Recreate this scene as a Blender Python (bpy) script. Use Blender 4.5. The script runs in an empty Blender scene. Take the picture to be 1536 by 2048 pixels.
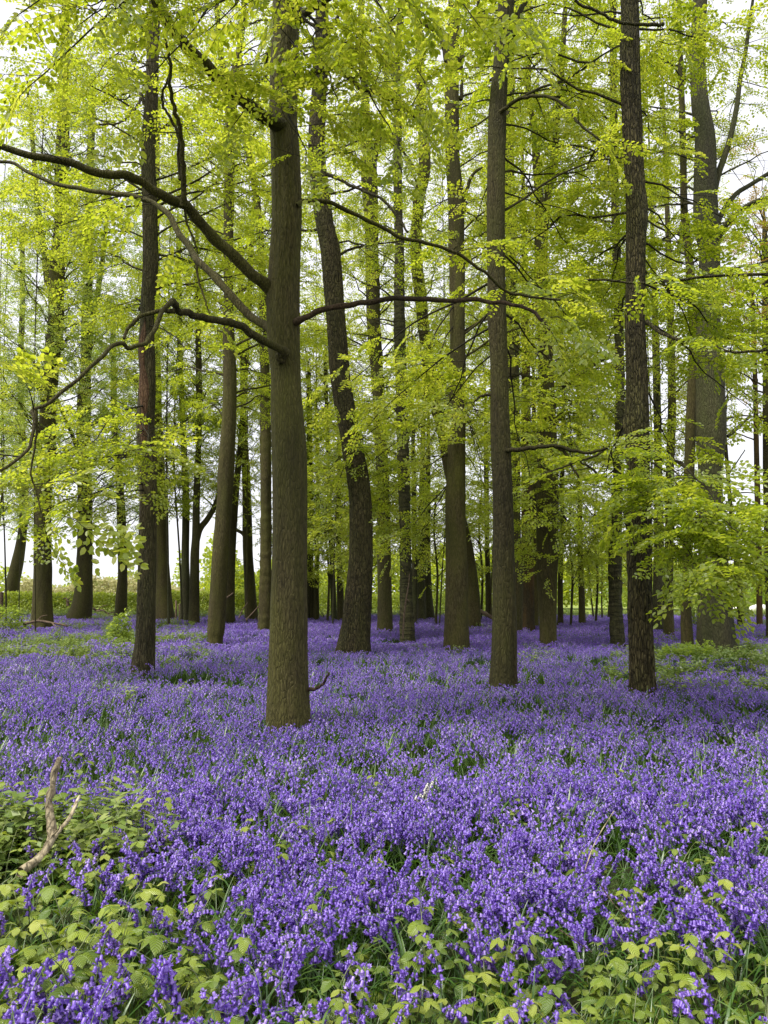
import bpy, math, random
import numpy as np
from mathutils import Vector, Euler

random.seed(7)
RNG = np.random.default_rng(11)
C = bpy.context.scene.collection
sc = bpy.context.scene

# ------------------------------------------------------------------ camera
F = 1480.0
HZ = 1188.0
CAMZ = 1.5
PITCH = math.atan((HZ - 1024) / F)
cam_d = bpy.data.cameras.new('camera')
cam = bpy.data.objects.new('camera', cam_d); C.objects.link(cam)
cam.location = (0, 0, CAMZ)
cam.rotation_euler = (math.pi / 2 + PITCH, 0, 0)
cam_d.sensor_fit = 'VERTICAL'; cam_d.sensor_height = 36.0
cam_d.lens = F / 2048 * 36.0
cam_d.clip_start = 0.05; cam_d.clip_end = 3000
sc.camera = cam
FWD = np.array([0, math.cos(PITCH), math.sin(PITCH)]); UPV = np.array([0, -math.sin(PITCH), math.cos(PITCH)])

def ray(px, py):
    return FWD + np.array([(px - 768) / F, 0, 0]) + UPV * ((1024 - py) / F)
def at(px, py, Y):
    d = ray(px, py); return np.array([0, 0, CAMZ]) + d * (Y / d[1])
def on_z(px, py, z):
    d = ray(px, py); return np.array([0, 0, CAMZ]) + d * ((z - CAMZ) / d[2])
def mpp(p):                       # metres per pixel at a point
    return float(np.dot(p - np.array([0, 0, CAMZ]), FWD)) / F

# ------------------------------------------------------------------ noise
TAB = np.random.default_rng(5).random(65536)
def _h(i):
    return TAB[((i[..., 0] * 73856093) ^ (i[..., 1] * 19349663) ^ (i[..., 2] * 83492791)) & 65535]
def vnoise(p):
    p = np.asarray(p, float); i = np.floor(p).astype(np.int64); f = p - i; f = f * f * (3 - 2 * f); r = 0
    for dx in (0, 1):
        for dy in (0, 1):
            for dz in (0, 1):
                w = (f[..., 0] if dx else 1 - f[..., 0]) * (f[..., 1] if dy else 1 - f[..., 1]) * (f[..., 2] if dz else 1 - f[..., 2])
                r = r + w * _h(i + np.array([dx, dy, dz]))
    return r
def n2(x, y, s, o=0.0):
    return vnoise(np.stack([np.asarray(x) * s + o, np.asarray(y) * s + o * 1.7, np.zeros_like(np.asarray(x, float)) + o], -1))

# ------------------------------------------------------------------ materials
def new_mat(name):
    m = bpy.data.materials.new(name); m.use_nodes = True; nt = m.node_tree
    for n in list(nt.nodes): nt.nodes.remove(n)
    return m, nt, nt.nodes.new('ShaderNodeOutputMaterial')
def N(nt, t, **kw):
    n = nt.nodes.new(t)
    for k, v in kw.items():
        if k.startswith('i_'):
            n.inputs[int(k[2:]) if k[2:].isdigit() else k[2:].replace('_', ' ')].default_value = v
        else: setattr(n, k, v)
    return n
def ramp(nt, stops):
    r = nt.nodes.new('ShaderNodeValToRGB'); e = r.color_ramp.elements
    while len(e) < len(stops): e.new(0.5)
    for k, (p, c) in zip(e, stops): k.position = p; k.color = (*c, 1)
    return r

def leaf_mat(name, stops, trans, tfac=0.5, gloss=0.05, rough=0.38, veins=False, tone_obj=0.25):
    m, nt, out = new_mat(name); L = nt.links
    a = N(nt, 'ShaderNodeAttribute', attribute_name='tone')
    oi = N(nt, 'ShaderNodeObjectInfo')
    mx = N(nt, 'ShaderNodeMath', operation='MULTIPLY_ADD'); mx.inputs[1].default_value = tone_obj
    L.new(oi.outputs['Random'], mx.inputs[0])
    sb = N(nt, 'ShaderNodeMath', operation='MULTIPLY'); sb.inputs[1].default_value = 1 - tone_obj
    L.new(a.outputs['Fac'], sb.inputs[0]); L.new(sb.outputs[0], mx.inputs[2])
    r = ramp(nt, stops); L.new(mx.outputs[0], r.inputs[0])
    t = ramp(nt, trans); L.new(mx.outputs[0], t.inputs[0])
    d = N(nt, 'ShaderNodeBsdfDiffuse'); tr = N(nt, 'ShaderNodeBsdfTranslucent'); g = N(nt, 'ShaderNodeBsdfGlossy'); g.inputs['Roughness'].default_value = rough
    g.inputs['Color'].default_value = (1, 1, 1, 1)
    L.new(r.outputs[0], d.inputs[0]); L.new(t.outputs[0], tr.inputs[0])
    if veins:
        uv = N(nt, 'ShaderNodeUVMap'); sx = N(nt, 'ShaderNodeSeparateXYZ'); L.new(uv.outputs[0], sx.inputs[0])
        ab = N(nt, 'ShaderNodeMath', operation='ABSOLUTE'); L.new(sx.outputs[1], ab.inputs[0])
        q = N(nt, 'ShaderNodeMath', operation='MULTIPLY_ADD'); q.inputs[1].default_value = -0.55; L.new(ab.outputs[0], q.inputs[0]); L.new(sx.outputs[0], q.inputs[2])
        w = N(nt, 'ShaderNodeMath', operation='MULTIPLY'); w.inputs[1].default_value = 44.0; L.new(q.outputs[0], w.inputs[0])
        s = N(nt, 'ShaderNodeMath', operation='SINE'); L.new(w.outputs[0], s.inputs[0])
        b = N(nt, 'ShaderNodeBump'); b.inputs['Strength'].default_value = 0.9; b.inputs['Distance'].default_value = 0.0012
        L.new(s.outputs[0], b.inputs['Height'])
        for x in (d, tr, g): L.new(b.outputs[0], x.inputs['Normal'])
    m1 = N(nt, 'ShaderNodeMixShader'); m1.inputs[0].default_value = tfac; L.new(d.outputs[0], m1.inputs[1]); L.new(tr.outputs[0], m1.inputs[2])
    m2 = N(nt, 'ShaderNodeMixShader'); m2.inputs[0].default_value = gloss; L.new(m1.outputs[0], m2.inputs[1]); L.new(g.outputs[0], m2.inputs[2])
    L.new(m2.outputs[0], out.inputs[0]); return m

M = {}
M['beech'] = leaf_mat('beech_leaf', [(0, (.15, .21, .016)), (.5, (.245, .315, .028)), (1, (.40, .43, .07))],
                      [(0, (.38, .50, .018)), (.5, (.60, .69, .032)), (1, (.78, .78, .09))], 0.6, 0.035)
M['beech_far'] = leaf_mat('far_leaf', [(0, (.16, .23, .025)), (.5, (.26, .32, .045)), (1, (.40, .43, .10))],
                      [(0, (.42, .52, .03)), (.5, (.62, .67, .05)), (1, (.76, .77, .12))], 0.58, 0.03)
M['cool'] = leaf_mat('cool_leaf', [(0, (.11, .19, .025)), (.5, (.20, .28, .045)), (1, (.33, .39, .09))],
                      [(0, (.28, .44, .03)), (.5, (.48, .60, .06)), (1, (.62, .70, .13))], 0.55, 0.035)
M['bronze'] = leaf_mat('bronze_leaf', [(0, (.22, .13, .03)), (.5, (.33, .22, .04)), (1, (.42, .32, .08))],
                      [(0, (.45, .24, .03)), (.5, (.6, .4, .04)), (1, (.65, .52, .10))], 0.5, 0.03)
M['hazy_ochre'] = leaf_mat('hazy_ochre_leaf', [(0, (.34, .33, .13)), (1, (.52, .48, .24))], [(0, (.5, .48, .2)), (1, (.62, .58, .32))], .45, .03)  # ochre leaf paled so that distance haze is painted into its colour
M['hedge'] = leaf_mat('hedge_leaf', [(0, (.09, .16, .02)), (.5, (.26, .33, .04)), (1, (.50, .50, .07))],
                      [(0, (.22, .34, .02)), (.6, (.45, .54, .04)), (1, (.66, .64, .06))], 0.45, 0.04)  # bright yellow end paints sunlight into the hedge leaf colour
M['bramble'] = leaf_mat('bramble_leaf', [(0, (.07, .14, .014)), (.35, (.18, .27, .024)), (.7, (.32, .41, .04)), (1, (.50, .54, .09))],
                      [(0, (.18, .30, .01)), (.5, (.40, .52, .02)), (1, (.64, .68, .05))], 0.38, 0.055, 0.42, veins=True, tone_obj=0.5)
M['herb'] = leaf_mat('herb_leaf', [(0, (.08, .15, .025)), (.5, (.19, .27, .06)), (1, (.38, .42, .13))],
                      [(0, (.15, .28, .02)), (.5, (.28, .38, .04)), (1, (.45, .5, .1))], 0.35, 0.05)
M['strap'] = leaf_mat('strap_leaf', [(0, (.025, .07, .010)), (.5, (.06, .14, .018)), (1, (.16, .25, .04))],
                      [(0, (.06, .15, .01)), (.5, (.12, .26, .015)), (1, (.26, .38, .04))], 0.3, 0.045, 0.35)
M['petal'] = leaf_mat('petal', [(0, (.10, .038, .36)), (.35, (.17, .076, .54)), (.7, (.27, .145, .68)), (1, (.58, .43, .90))],
                      [(0, (.19, .07, .52)), (.5, (.36, .165, .73)), (1, (.62, .46, .94))], 0.38, 0.07, 0.4, tone_obj=0.45)  # violet petals; the palest tones paint highlights on the bells into the colour
M['white_petal'] = leaf_mat('pale_petal', [(0, (.7, .68, .55)), (1, (.85, .84, .78))], [(0, (.7, .7, .6)), (1, (.8, .8, .7))], 0.3, 0.04)
M['stem'] = leaf_mat('flower_stem', [(0, (.05, .09, .03)), (1, (.10, .13, .06))], [(0, (.05, .1, .02)), (1, (.1, .14, .04))], 0.1, 0.06)
M['cane'] = leaf_mat('green_cane', [(0, (.10, .12, .04)), (1, (.20, .24, .07))], [(0, (.1, .14, .02)), (1, (.2, .25, .04))], 0.1, 0.06)

def bark_mat(name, dark, mid, light, alg, sxy=16, sz=2.2, bump=1.0, band=0.0, algae=0.5, dist=0.02, crack=(30, 6, .6)):
    m, nt, out = new_mat(name); L = nt.links
    tc = N(nt, 'ShaderNodeTexCoord'); oi = N(nt, 'ShaderNodeObjectInfo')
    ad = N(nt, 'ShaderNodeVectorMath', operation='MULTIPLY_ADD'); cx = N(nt, 'ShaderNodeCombineXYZ')
    L.new(oi.outputs['Random'], cx.inputs[0]); L.new(oi.outputs['Random'], cx.inputs[2])
    L.new(cx.outputs[0], ad.inputs[0]); ad.inputs[1].default_value = (37, 37, 37); L.new(tc.outputs['Object'], ad.inputs[2])
    def mapped(v):
        mp = N(nt, 'ShaderNodeVectorMath', operation='MULTIPLY'); L.new(ad.outputs[0], mp.inputs[0]); mp.inputs[1].default_value = v; return mp
    def noise(v, scale=1, det=5, rough=.6, dis=0):
        n = N(nt, 'ShaderNodeTexNoise'); n.inputs['Scale'].default_value = scale; n.inputs['Detail'].default_value = det
        n.inputs['Roughness'].default_value = rough; n.inputs['Distortion'].default_value = dis; L.new(mapped(v).outputs[0], n.inputs['Vector']); return n
    a = noise((sxy, sxy, sz), 1, 6, .62, 0.5)
    b = noise((3, 3, .9), 1, 4, .6)
    c = noise((70, 70, 40), 1, 3, .6)
    r = ramp(nt, [(.3, dark), (.5, mid), (.72, light)]); L.new(a.outputs[0], r.inputs[0])
    rb = ramp(nt, [(.38, (0, 0, 0)), (.66, (1, 1, 1))]); L.new(b.outputs[0], rb.inputs[0])
    mm = N(nt, 'ShaderNodeMath', operation='MULTIPLY'); mm.inputs[1].default_value = algae; L.new(rb.outputs[0], mm.inputs[0])
    mx = N(nt, 'ShaderNodeMixRGB'); L.new(mm.outputs[0], mx.inputs[0]); L.new(r.outputs[0], mx.inputs[1]); mx.inputs[2].default_value = (*alg, 1)
    # lichen flecks
    v = noise((9, 9, 6), 1, 5, .75, .3); rl = ramp(nt, [(.66, (0, 0, 0)), (.74, (.55, .55, .55))]); L.new(v.outputs[0], rl.inputs[0])
    ml = N(nt, 'ShaderNodeMixRGB'); L.new(rl.outputs[0], ml.inputs[0]); L.new(mx.outputs[0], ml.inputs[1]); ml.inputs[2].default_value = (light[0] * 1.7, light[1] * 1.8, light[2] * 1.8, 1)
    h = N(nt, 'ShaderNodeMath', operation='MULTIPLY_ADD'); h.inputs[1].default_value = .25; L.new(c.outputs[0], h.inputs[0]); L.new(a.outputs[0], h.inputs[2])
    wn = noise((9, 9, 5), 1, 3, .6); wv = N(nt, 'ShaderNodeVectorMath', operation='MULTIPLY_ADD'); wv.inputs[1].default_value = (1.5, 1.5, 1.5)
    L.new(wn.outputs[1], wv.inputs[0]); L.new(mapped((crack[0], crack[0], crack[1])).outputs[0], wv.inputs[2])
    vo = N(nt, 'ShaderNodeTexVoronoi', feature='DISTANCE_TO_EDGE'); vo.inputs['Scale'].default_value = 1; L.new(wv.outputs[0], vo.inputs['Vector'])
    rv = ramp(nt, [(.0, (0, 0, 0)), (.22, (1, 1, 1))]); L.new(vo.outputs['Distance'], rv.inputs[0])
    hv = N(nt, 'ShaderNodeMath', operation='MULTIPLY_ADD'); hv.inputs[1].default_value = crack[2]; L.new(rv.outputs[0], hv.inputs[0]); L.new(h.outputs[0], hv.inputs[2]); hh = hv; h = hv
    vm = N(nt, 'ShaderNodeMixRGB', blend_type='MULTIPLY'); vm.inputs[0].default_value = min(1, crack[2]); rk = ramp(nt, [(.0, (.30, .28, .25)), (.16, (1, 1, 1))]); L.new(vo.outputs['Distance'], rk.inputs[0])
    L.new(ml.outputs[0], vm.inputs[1]); L.new(rk.outputs[0], vm.inputs[2]); colr = vm
    big = noise((1.1, 1.1, .35), 1, 4, .6); rb2 = ramp(nt, [(.35, (.62, .62, .62)), (.6, (1.15, 1.15, 1.12))]); L.new(big.outputs[0], rb2.inputs[0])
    v2 = N(nt, 'ShaderNodeMixRGB', blend_type='MULTIPLY'); v2.inputs[0].default_value = 1; L.new(colr.outputs[0], v2.inputs[1]); L.new(rb2.outputs[0], v2.inputs[2]); colr = v2
    if band > 0:
        w = noise((2.5, 2.5, 20), 1, 3, .6, .3)
        rw = ramp(nt, [(.42, (0, 0, 0)), (.5, (1, 1, 1)), (.6, (1, 1, 1))]); L.new(w.outputs[0], rw.inputs[0])
        hh = N(nt, 'ShaderNodeMath', operation='MULTIPLY_ADD'); hh.inputs[1].default_value = band; L.new(rw.outputs[0], hh.inputs[0]); L.new(h.outputs[0], hh.inputs[2])
        colr = N(nt, 'ShaderNodeMixRGB', blend_type='MULTIPLY'); colr.inputs[0].default_value = .75
        rc = ramp(nt, [(.40, (.35, .35, .35)), (.52, (1.0, 1.0, 1.0))]); L.new(w.outputs[0], rc.inputs[0])
        _c = v2; L.new(_c.outputs[0], colr.inputs[1]); L.new(rc.outputs[0], colr.inputs[2])
    bp = N(nt, 'ShaderNodeBump'); bp.inputs['Strength'].default_value = bump; bp.inputs['Distance'].default_value = dist; L.new(hh.outputs[0], bp.inputs['Height'])
    p = N(nt, 'ShaderNodeBsdfPrincipled'); p.inputs['Roughness'].default_value = .85
    p.inputs['Specular IOR Level'].default_value = .25
    L.new(colr.outputs[0], p.inputs['Base Color']); L.new(bp.outputs[0], p.inputs['Normal']); L.new(p.outputs[0], out.inputs[0]); return m
M['bark'] = bark_mat('smooth_olive_bark', (.024, .020, .006), (.064, .053, .018), (.125, .106, .044), (.082, .082, .014), 55, 9, 1.0, algae=.7, dist=.016, crack=(42, 9, .45))
M['ridged'] = bark_mat('ridged_bark', (.020, .016, .006), (.078, .064, .025), (.165, .135, .065), (.078, .082, .018), 40, 6, 1.0, algae=.5, dist=.035, crack=(34, 6.5, .95))
M['scarred'] = bark_mat('scarred_bark', (.024, .020, .010), (.084, .068, .032), (.16, .13, .068), (.074, .080, .022), 36, 5, 1.0, algae=.5, dist=.03, crack=(30, 5, .7))
M['dark_bark'] = bark_mat('dark_bark', (.017, .014, .005), (.052, .043, .015), (.10, .086, .036), (.062, .066, .012), 48, 8, 1.0, algae=.6, dist=.016, crack=(40, 9, .5))
M['grey_bark'] = bark_mat('grey_bark', (.026, .024, .011), (.060, .055, .026), (.11, .102, .055), (.062, .072, .020), 42, 9, 1.0, algae=.7, dist=.02, crack=(36, 8, .6))
M['banded'] = bark_mat('banded_bark', (.026, .023, .010), (.066, .058, .027), (.12, .108, .058), (.055, .064, .016), 24, 8, 1.0, band=.9, algae=.5, dist=.02, crack=(20, 14, .4))
M['rust_bark'] = bark_mat('rusty_bark', (.020, .015, .006), (.055, .042, .017), (.10, .075, .032), (.125, .062, .012), 40, 8, .9, algae=.6, crack=(40, 9, .4))
M['red_twig'] = bark_mat('reddish_twig', (.018, .011, .006), (.052, .032, .019), (.10, .064, .04), (.05, .045, .02), 40, 30, 1.0, algae=.3, dist=.008, crack=(50, 50, .4))
M['scar'] = bark_mat('bare_wood', (.045, .020, .010), (.13, .070, .038), (.24, .15, .09), (.10, .07, .04), 40, 2.0, 1.0, algae=.2)
M['deadwood'] = bark_mat('dead_wood', (.09, .07, .045), (.52, .43, .28), (.78, .70, .52), (.30, .25, .15), 22, 18, 1.0, algae=.75, dist=.014, crack=(26, 12, .55))
M['stick'] = bark_mat('stick_wood', (.08, .05, .035), (.19, .13, .09), (.3, .23, .17), (.12, .10, .05), 30, 14, .8, algae=.3)
M['twig'] = bark_mat('twig_bark', (.012, .010, .006), (.028, .023, .012), (.055, .046, .026), (.035, .036, .012), 40, 10, .4, algae=.2)

def simple(name, stops, scale, bump=.5, rough=.9, detail=6, dist=.03, vec=(1, 1, 1)):
    m, nt, out = new_mat(name); L = nt.links
    tc = N(nt, 'ShaderNodeTexCoord'); mp = N(nt, 'ShaderNodeVectorMath', operation='MULTIPLY'); mp.inputs[1].default_value = vec
    L.new(tc.outputs['Object'], mp.inputs[0])
    n = N(nt, 'ShaderNodeTexNoise'); n.inputs['Scale'].default_value = scale; n.inputs['Detail'].default_value = detail; n.inputs['Roughness'].default_value = .65
    L.new(mp.outputs[0], n.inputs['Vector']); r = ramp(nt, stops); L.new(n.outputs[0], r.inputs[0])
    bp = N(nt, 'ShaderNodeBump'); bp.inputs['Strength'].default_value = bump; bp.inputs['Distance'].default_value = dist; L.new(n.outputs[0], bp.inputs['Height'])
    p = N(nt, 'ShaderNodeBsdfPrincipled'); p.inputs['Roughness'].default_value = rough; p.inputs['Specular IOR Level'].default_value = .2
    L.new(r.outputs[0], p.inputs['Base Color']); L.new(bp.outputs[0], p.inputs['Normal']); L.new(p.outputs[0], out.inputs[0]); return m
M['soil'] = simple('woodland_floor', [(.3, (.018, .022, .008)), (.5, (.035, .040, .013)), (.62, (.045, .065, .018)), (.75, (.09, .075, .04))], 3.0)
M['field'] = simple('pasture', [(.3, (.14, .20, .035)), (.5, (.22, .28, .05)), (.7, (.34, .36, .08))], .6, .3)
M['wool'] = simple('wool', [(.3, (.62, .60, .52)), (.7, (.82, .80, .72))], 25, .8)
M['sheepface'] = simple('sheep_face', [(.3, (.35, .32, .28)), (.7, (.5, .47, .42))], 25, .2)

# ------------------------------------------------------------------ mesh helpers
def np_mesh(name, V, faces, mats, midx=None, tone=None, smooth=False, uv=None):
    """faces: list of (k, n) int arrays"""
    V = np.asarray(V, dtype=np.float32)
    me = bpy.data.meshes.new(name); me.vertices.add(len(V)); me.vertices.foreach_set('co', V.ravel())
    faces = [np.asarray(f, dtype=np.int32) for f in faces if len(f)]
    nf = sum(len(f) for f in faces); nl = sum(f.size for f in faces)
    me.loops.add(nl); me.polygons.add(nf)
    me.loops.foreach_set('vertex_index', np.concatenate([f.ravel() for f in faces]))
    tot = np.concatenate([np.full(len(f), f.shape[1], np.int32) for f in faces]); st = np.concatenate([[0], np.cumsum(tot)[:-1]]).astype(np.int32)
    me.polygons.foreach_set('loop_start', st)
    for m in (mats if isinstance(mats, (list, tuple)) else [mats]): me.materials.append(m)
    if midx is not None: me.polygons.foreach_set('material_index', np.asarray(midx, np.int32))
    if tone is not None:
        a = me.attributes.new('tone', 'FLOAT', 'FACE'); a.data.foreach_set('value', np.asarray(tone, np.float32))
    if smooth: me.polygons.foreach_set('use_smooth', np.ones(nf, bool))
    if uv is not None:
        l = me.uv_layers.new(name='UVMap'); idx = np.concatenate([f.ravel() for f in faces])
        l.data.foreach_set('uv', np.asarray(uv, np.float32)[idx].ravel())
    me.update(calc_edges=True); me.validate()
    return me

def link(name, me, parent=None, loc=None):
    o = bpy.data.objects.new(name, me); C.objects.link(o)
    if parent is not None: o.parent = parent
    if loc is not None: o.location = tuple(loc)
    return o
def tag(o, label=None, cat=None, group=None, kind=None):
    if label: o['label'] = label
    if cat: o['category'] = cat
    if group: o['group'] = group
    if kind: o['kind'] = kind
    return o
def thing(name, label, cat, loc=(0, 0, 0), rz=0, group=None):
    o = bpy.data.objects.new(name, None); C.objects.link(o); o.empty_display_size = .2
    o.location = tuple(float(v) for v in loc); o.rotation_euler = (0, 0, rz); return tag(o, label, cat, group)

def catmull(P, per=8):
    P = np.asarray(P, float); Q = np.vstack([2 * P[0] - P[1], P, 2 * P[-1] - P[-2]]); out = []
    for i in range(1, len(Q) - 2):
        a, b, c, d = Q[i - 1], Q[i], Q[i + 1], Q[i + 2]
        for k in range(per):
            t = k / per
            out.append(.5 * ((2 * b) + (-a + c) * t + (2 * a - 5 * b + 4 * c - d) * t * t + (-a + 3 * b - 3 * c + d) * t ** 3))
    out.append(Q[-2]); return np.array(out)

def tube_np(P, R, sides=8, disp=None, cap=True):
    P = np.asarray(P, float); n = len(P); R = np.asarray(R, float)
    T = np.gradient(P, axis=0); T /= np.linalg.norm(T, axis=1)[:, None] + 1e-9
    ref = np.array([1., 0, 0]) if abs(T[0][0]) < .9 else np.array([0, 1., 0])
    U = np.zeros_like(P); u = ref
    for i in range(n):
        u = u - T[i] * np.dot(u, T[i]); u /= np.linalg.norm(u) + 1e-9; U[i] = u
    W = np.cross(T, U); th = np.arange(sides) * 2 * math.pi / sides
    dirs = U[:, None, :] * np.cos(th)[None, :, None] + W[:, None, :] * np.sin(th)[None, :, None]
    rr = np.repeat(R[:, None], sides, 1)
    if disp is not None: rr = rr + disp(P, th, rr, dirs)
    V = (P[:, None, :] + dirs * rr[:, :, None]).reshape(-1, 3)
    i = np.arange(n - 1)[:, None] * sides; j = np.arange(sides)[None, :]; j2 = (j + 1) % sides
    Fq = np.stack([i + j, i + j2, i + sides + j2, i + sides + j], -1).reshape(-1, 4)
    if cap:
        V = np.vstack([V, P[-1] + T[-1] * R[-1] * .6]); k = len(V) - 1; b = (n - 1) * sides
        Ft = np.stack([b + np.arange(sides), b + (np.arange(sides) + 1) % sides, np.full(sides, k)], -1)
    else: Ft = np.zeros((0, 3), int)
    return V, Fq, Ft

class Geo:
    """collects quads/tris with material index and tone"""
    def __init__(s): s.V = []; s.Q = []; s.T = []; s.qm = []; s.tm = []; s.qt = []; s.tt = []; s.n = 0; s.uv = []
    def add(s, V, Q=None, T=None, mi=0, tone=.5, uv=None):
        s.V.append(V)
        if Q is not None and len(Q):
            s.Q.append(np.asarray(Q) + s.n); s.qm.append(np.full(len(Q), mi)); s.qt.append(np.broadcast_to(tone, (len(Q),)) if np.ndim(tone) == 0 or len(np.atleast_1d(tone)) == len(Q) else np.full(len(Q), .5))
        if T is not None and len(T):
            s.T.append(np.asarray(T) + s.n); s.tm.append(np.full(len(T), mi)); s.tt.append(np.full(len(T), float(np.mean(tone))))
        s.uv.append(uv if uv is not None else np.zeros((len(V), 2)))
        s.n += len(V)
    def tube(s, P, R, sides=4, mi=0, tone=.5, disp=None, cap=True):
        V, q, t = tube_np(P, R, sides, disp, cap); s.add(V, q, t, mi, tone)
    def mesh(s, name, mats, off=None, smooth=False, uv=False):
        V = np.vstack(s.V)
        if off is not None: V = V - np.asarray(off)
        fs = []; mi = []; to = []
        if s.Q: fs.append(np.vstack(s.Q)); mi += s.qm; to += s.qt
        if s.T: fs.append(np.vstack(s.T)); mi += s.tm; to += s.tt
        return np_mesh(name, V, fs, mats, np.concatenate(mi), np.concatenate(to), smooth, np.vstack(s.uv) if uv else None)

# ------------------------------------------------------------------ leaves and sprays
def nrm(v): return v / (np.linalg.norm(v, axis=-1, keepdims=True) + 1e-9)
def leaves_np(B, D, U, S, W, lod, rng):
    """arrays: base, direction, up, length, width -> V, quads"""
    n = len(B); X = nrm(np.cross(D, U)); U = nrm(np.cross(X, D)); S = S[:, None]; W = W[:, None]
    if lod == 0:
        cup = (rng.random((n, 1)) * .12 + .04) * S; dr = (rng.random((n, 1)) * .22 - .02) * S
        pts = [B, B + D * S * .28 - X * W * .44 + U * cup, B + D * S * .70 - X * W * .40 + U * (cup - dr * .4), B + D * S - U * dr,
               B + D * S * .70 + X * W * .40 + U * (cup - dr * .4), B + D * S * .28 + X * W * .44 + U * cup]
        V = np.stack(pts, 1).reshape(-1, 3); i = np.arange(n)[:, None] * 6
        return V, np.concatenate([i + np.array([0, 1, 2, 3]), i + np.array([0, 3, 4, 5])], 0)
    cup = (rng.random((n, 1)) * .2 - .05) * S
    pts = [B, B + D * S * .45 - X * W * .55 + U * cup, B + D * S, B + D * S * .5 + X * W * .55 + U * cup]
    V = np.stack(pts, 1).reshape(-1, 3); i = np.arange(n)[:, None] * 4
    return V, i + np.array([0, 1, 2, 3])

def make_spray(seed, lod):
    r = np.random.default_rng(seed); L = .62; B = []; D = []; S = []; tw = []
    step = {0: .036, 1: .042, 2: .062}[lod]; size = {0: .068, 1: .072, 2: .092}[lod]
    def axis(o, d, l, main):
        k = max(2, int(l / step)); side = r.choice([-1, 1]); p = o.copy(); dd = d.copy(); pts = [p.copy()]
        for i in range(k):
            turn = side * .10; c, s_ = math.cos(turn), math.sin(turn)
            q = np.array([dd[0] * c - dd[1] * s_, dd[0] * s_ + dd[1] * c, dd[2]]); p = p + q * (l / k); p[2] -= .0015 * i; pts.append(p.copy())
            t = i / k; ang = side * r.uniform(.55, 1.05); c, s_ = math.cos(ang), math.sin(ang)
            ld = np.array([dd[0] * c - dd[1] * s_, dd[0] * s_ + dd[1] * c, r.uniform(-.35, .15)])
            if r.random() < .93: B.append(p.copy()); D.append(nrm(ld)); S.append(size * r.uniform(.7, 1.2) * (1 - .25 * (t > .9)))
            if main and i % (2 if lod < 2 else 2) == 0 and t < .85:
                a2 = side * r.uniform(.6, .95); c, s_ = math.cos(a2), math.sin(a2)
                axis(p, np.array([dd[0] * c - dd[1] * s_, dd[0] * s_ + dd[1] * c, r.uniform(-.1, .08)]), max(.07, (.34 * (1 - t) + .05) * r.uniform(.7, 1.15)), False)
            side = -side
        B.append(p.copy()); D.append(nrm(dd + np.array([0, 0, -.15]))); S.append(size * r.uniform(.8, 1.1))
        if lod < 2 or main: tw.append((np.array(pts), main))
    axis(np.zeros(3), np.array([0, 1., 0]), L, True)
    B = np.array(B); D = np.array(D); S = np.array(S); n = len(B)
    U = nrm(np.array([0, 0, 1.]) + r.normal(0, .62, (n, 3)) * np.array([1, 1, .3]))
    V, Q = leaves_np(B, D, U, S, S * r.uniform(.58, .72, n), lod, r)
    tone = np.clip(r.normal(.5, .25, n), 0, 1); tone = np.concatenate([tone, tone]) if lod == 0 else tone
    g = Geo()
    for pts, main in tw:
        P = pts if lod == 0 else pts[::2] if len(pts) > 3 else pts[[0, -1]]
        g.tube(P, np.linspace(.0030 if main else .0016, .0009, len(P)) * (1.0, 1.2, 1.8)[lod], 3, cap=False)
    return dict(V=V, Q=Q, tone=tone, tV=np.vstack(g.V), tQ=np.vstack(g.Q))
SPRAY = {l: [make_spray(100 + 10 * l + k, l) for k in range(7)] for l in (0, 1, 2)}

class Crown:
    def __init__(s, lod, rng): s.g = Geo(); s.lod = lod; s.rng = rng; s.nl = 0
    def spray(s, o, d, scale=1.0, up=None, tone_shift=0.0, drop=0):
        r = s.rng; p = SPRAY[s.lod][r.integers(0, 7)]; d = nrm(np.asarray(d, float))
        up = np.array([0, 0, 1.]) + r.normal(0, .42, 3) if up is None else up
        x = nrm(np.cross(d, up)); u = np.cross(x, d)
        if r.random() < .5: x = -x
        Rm = np.stack([x, d, u], 0) * scale
        V = p['V'] @ Rm + o; q = p['Q']; t = np.clip(p['tone'] + r.normal(0, .09) + tone_shift, 0, 1)
        s.g.add(V, q, None, 0, t); s.g.add(p['tV'] @ Rm + o, p['tQ'], None, 1, .5); s.nl += len(q)

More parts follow.
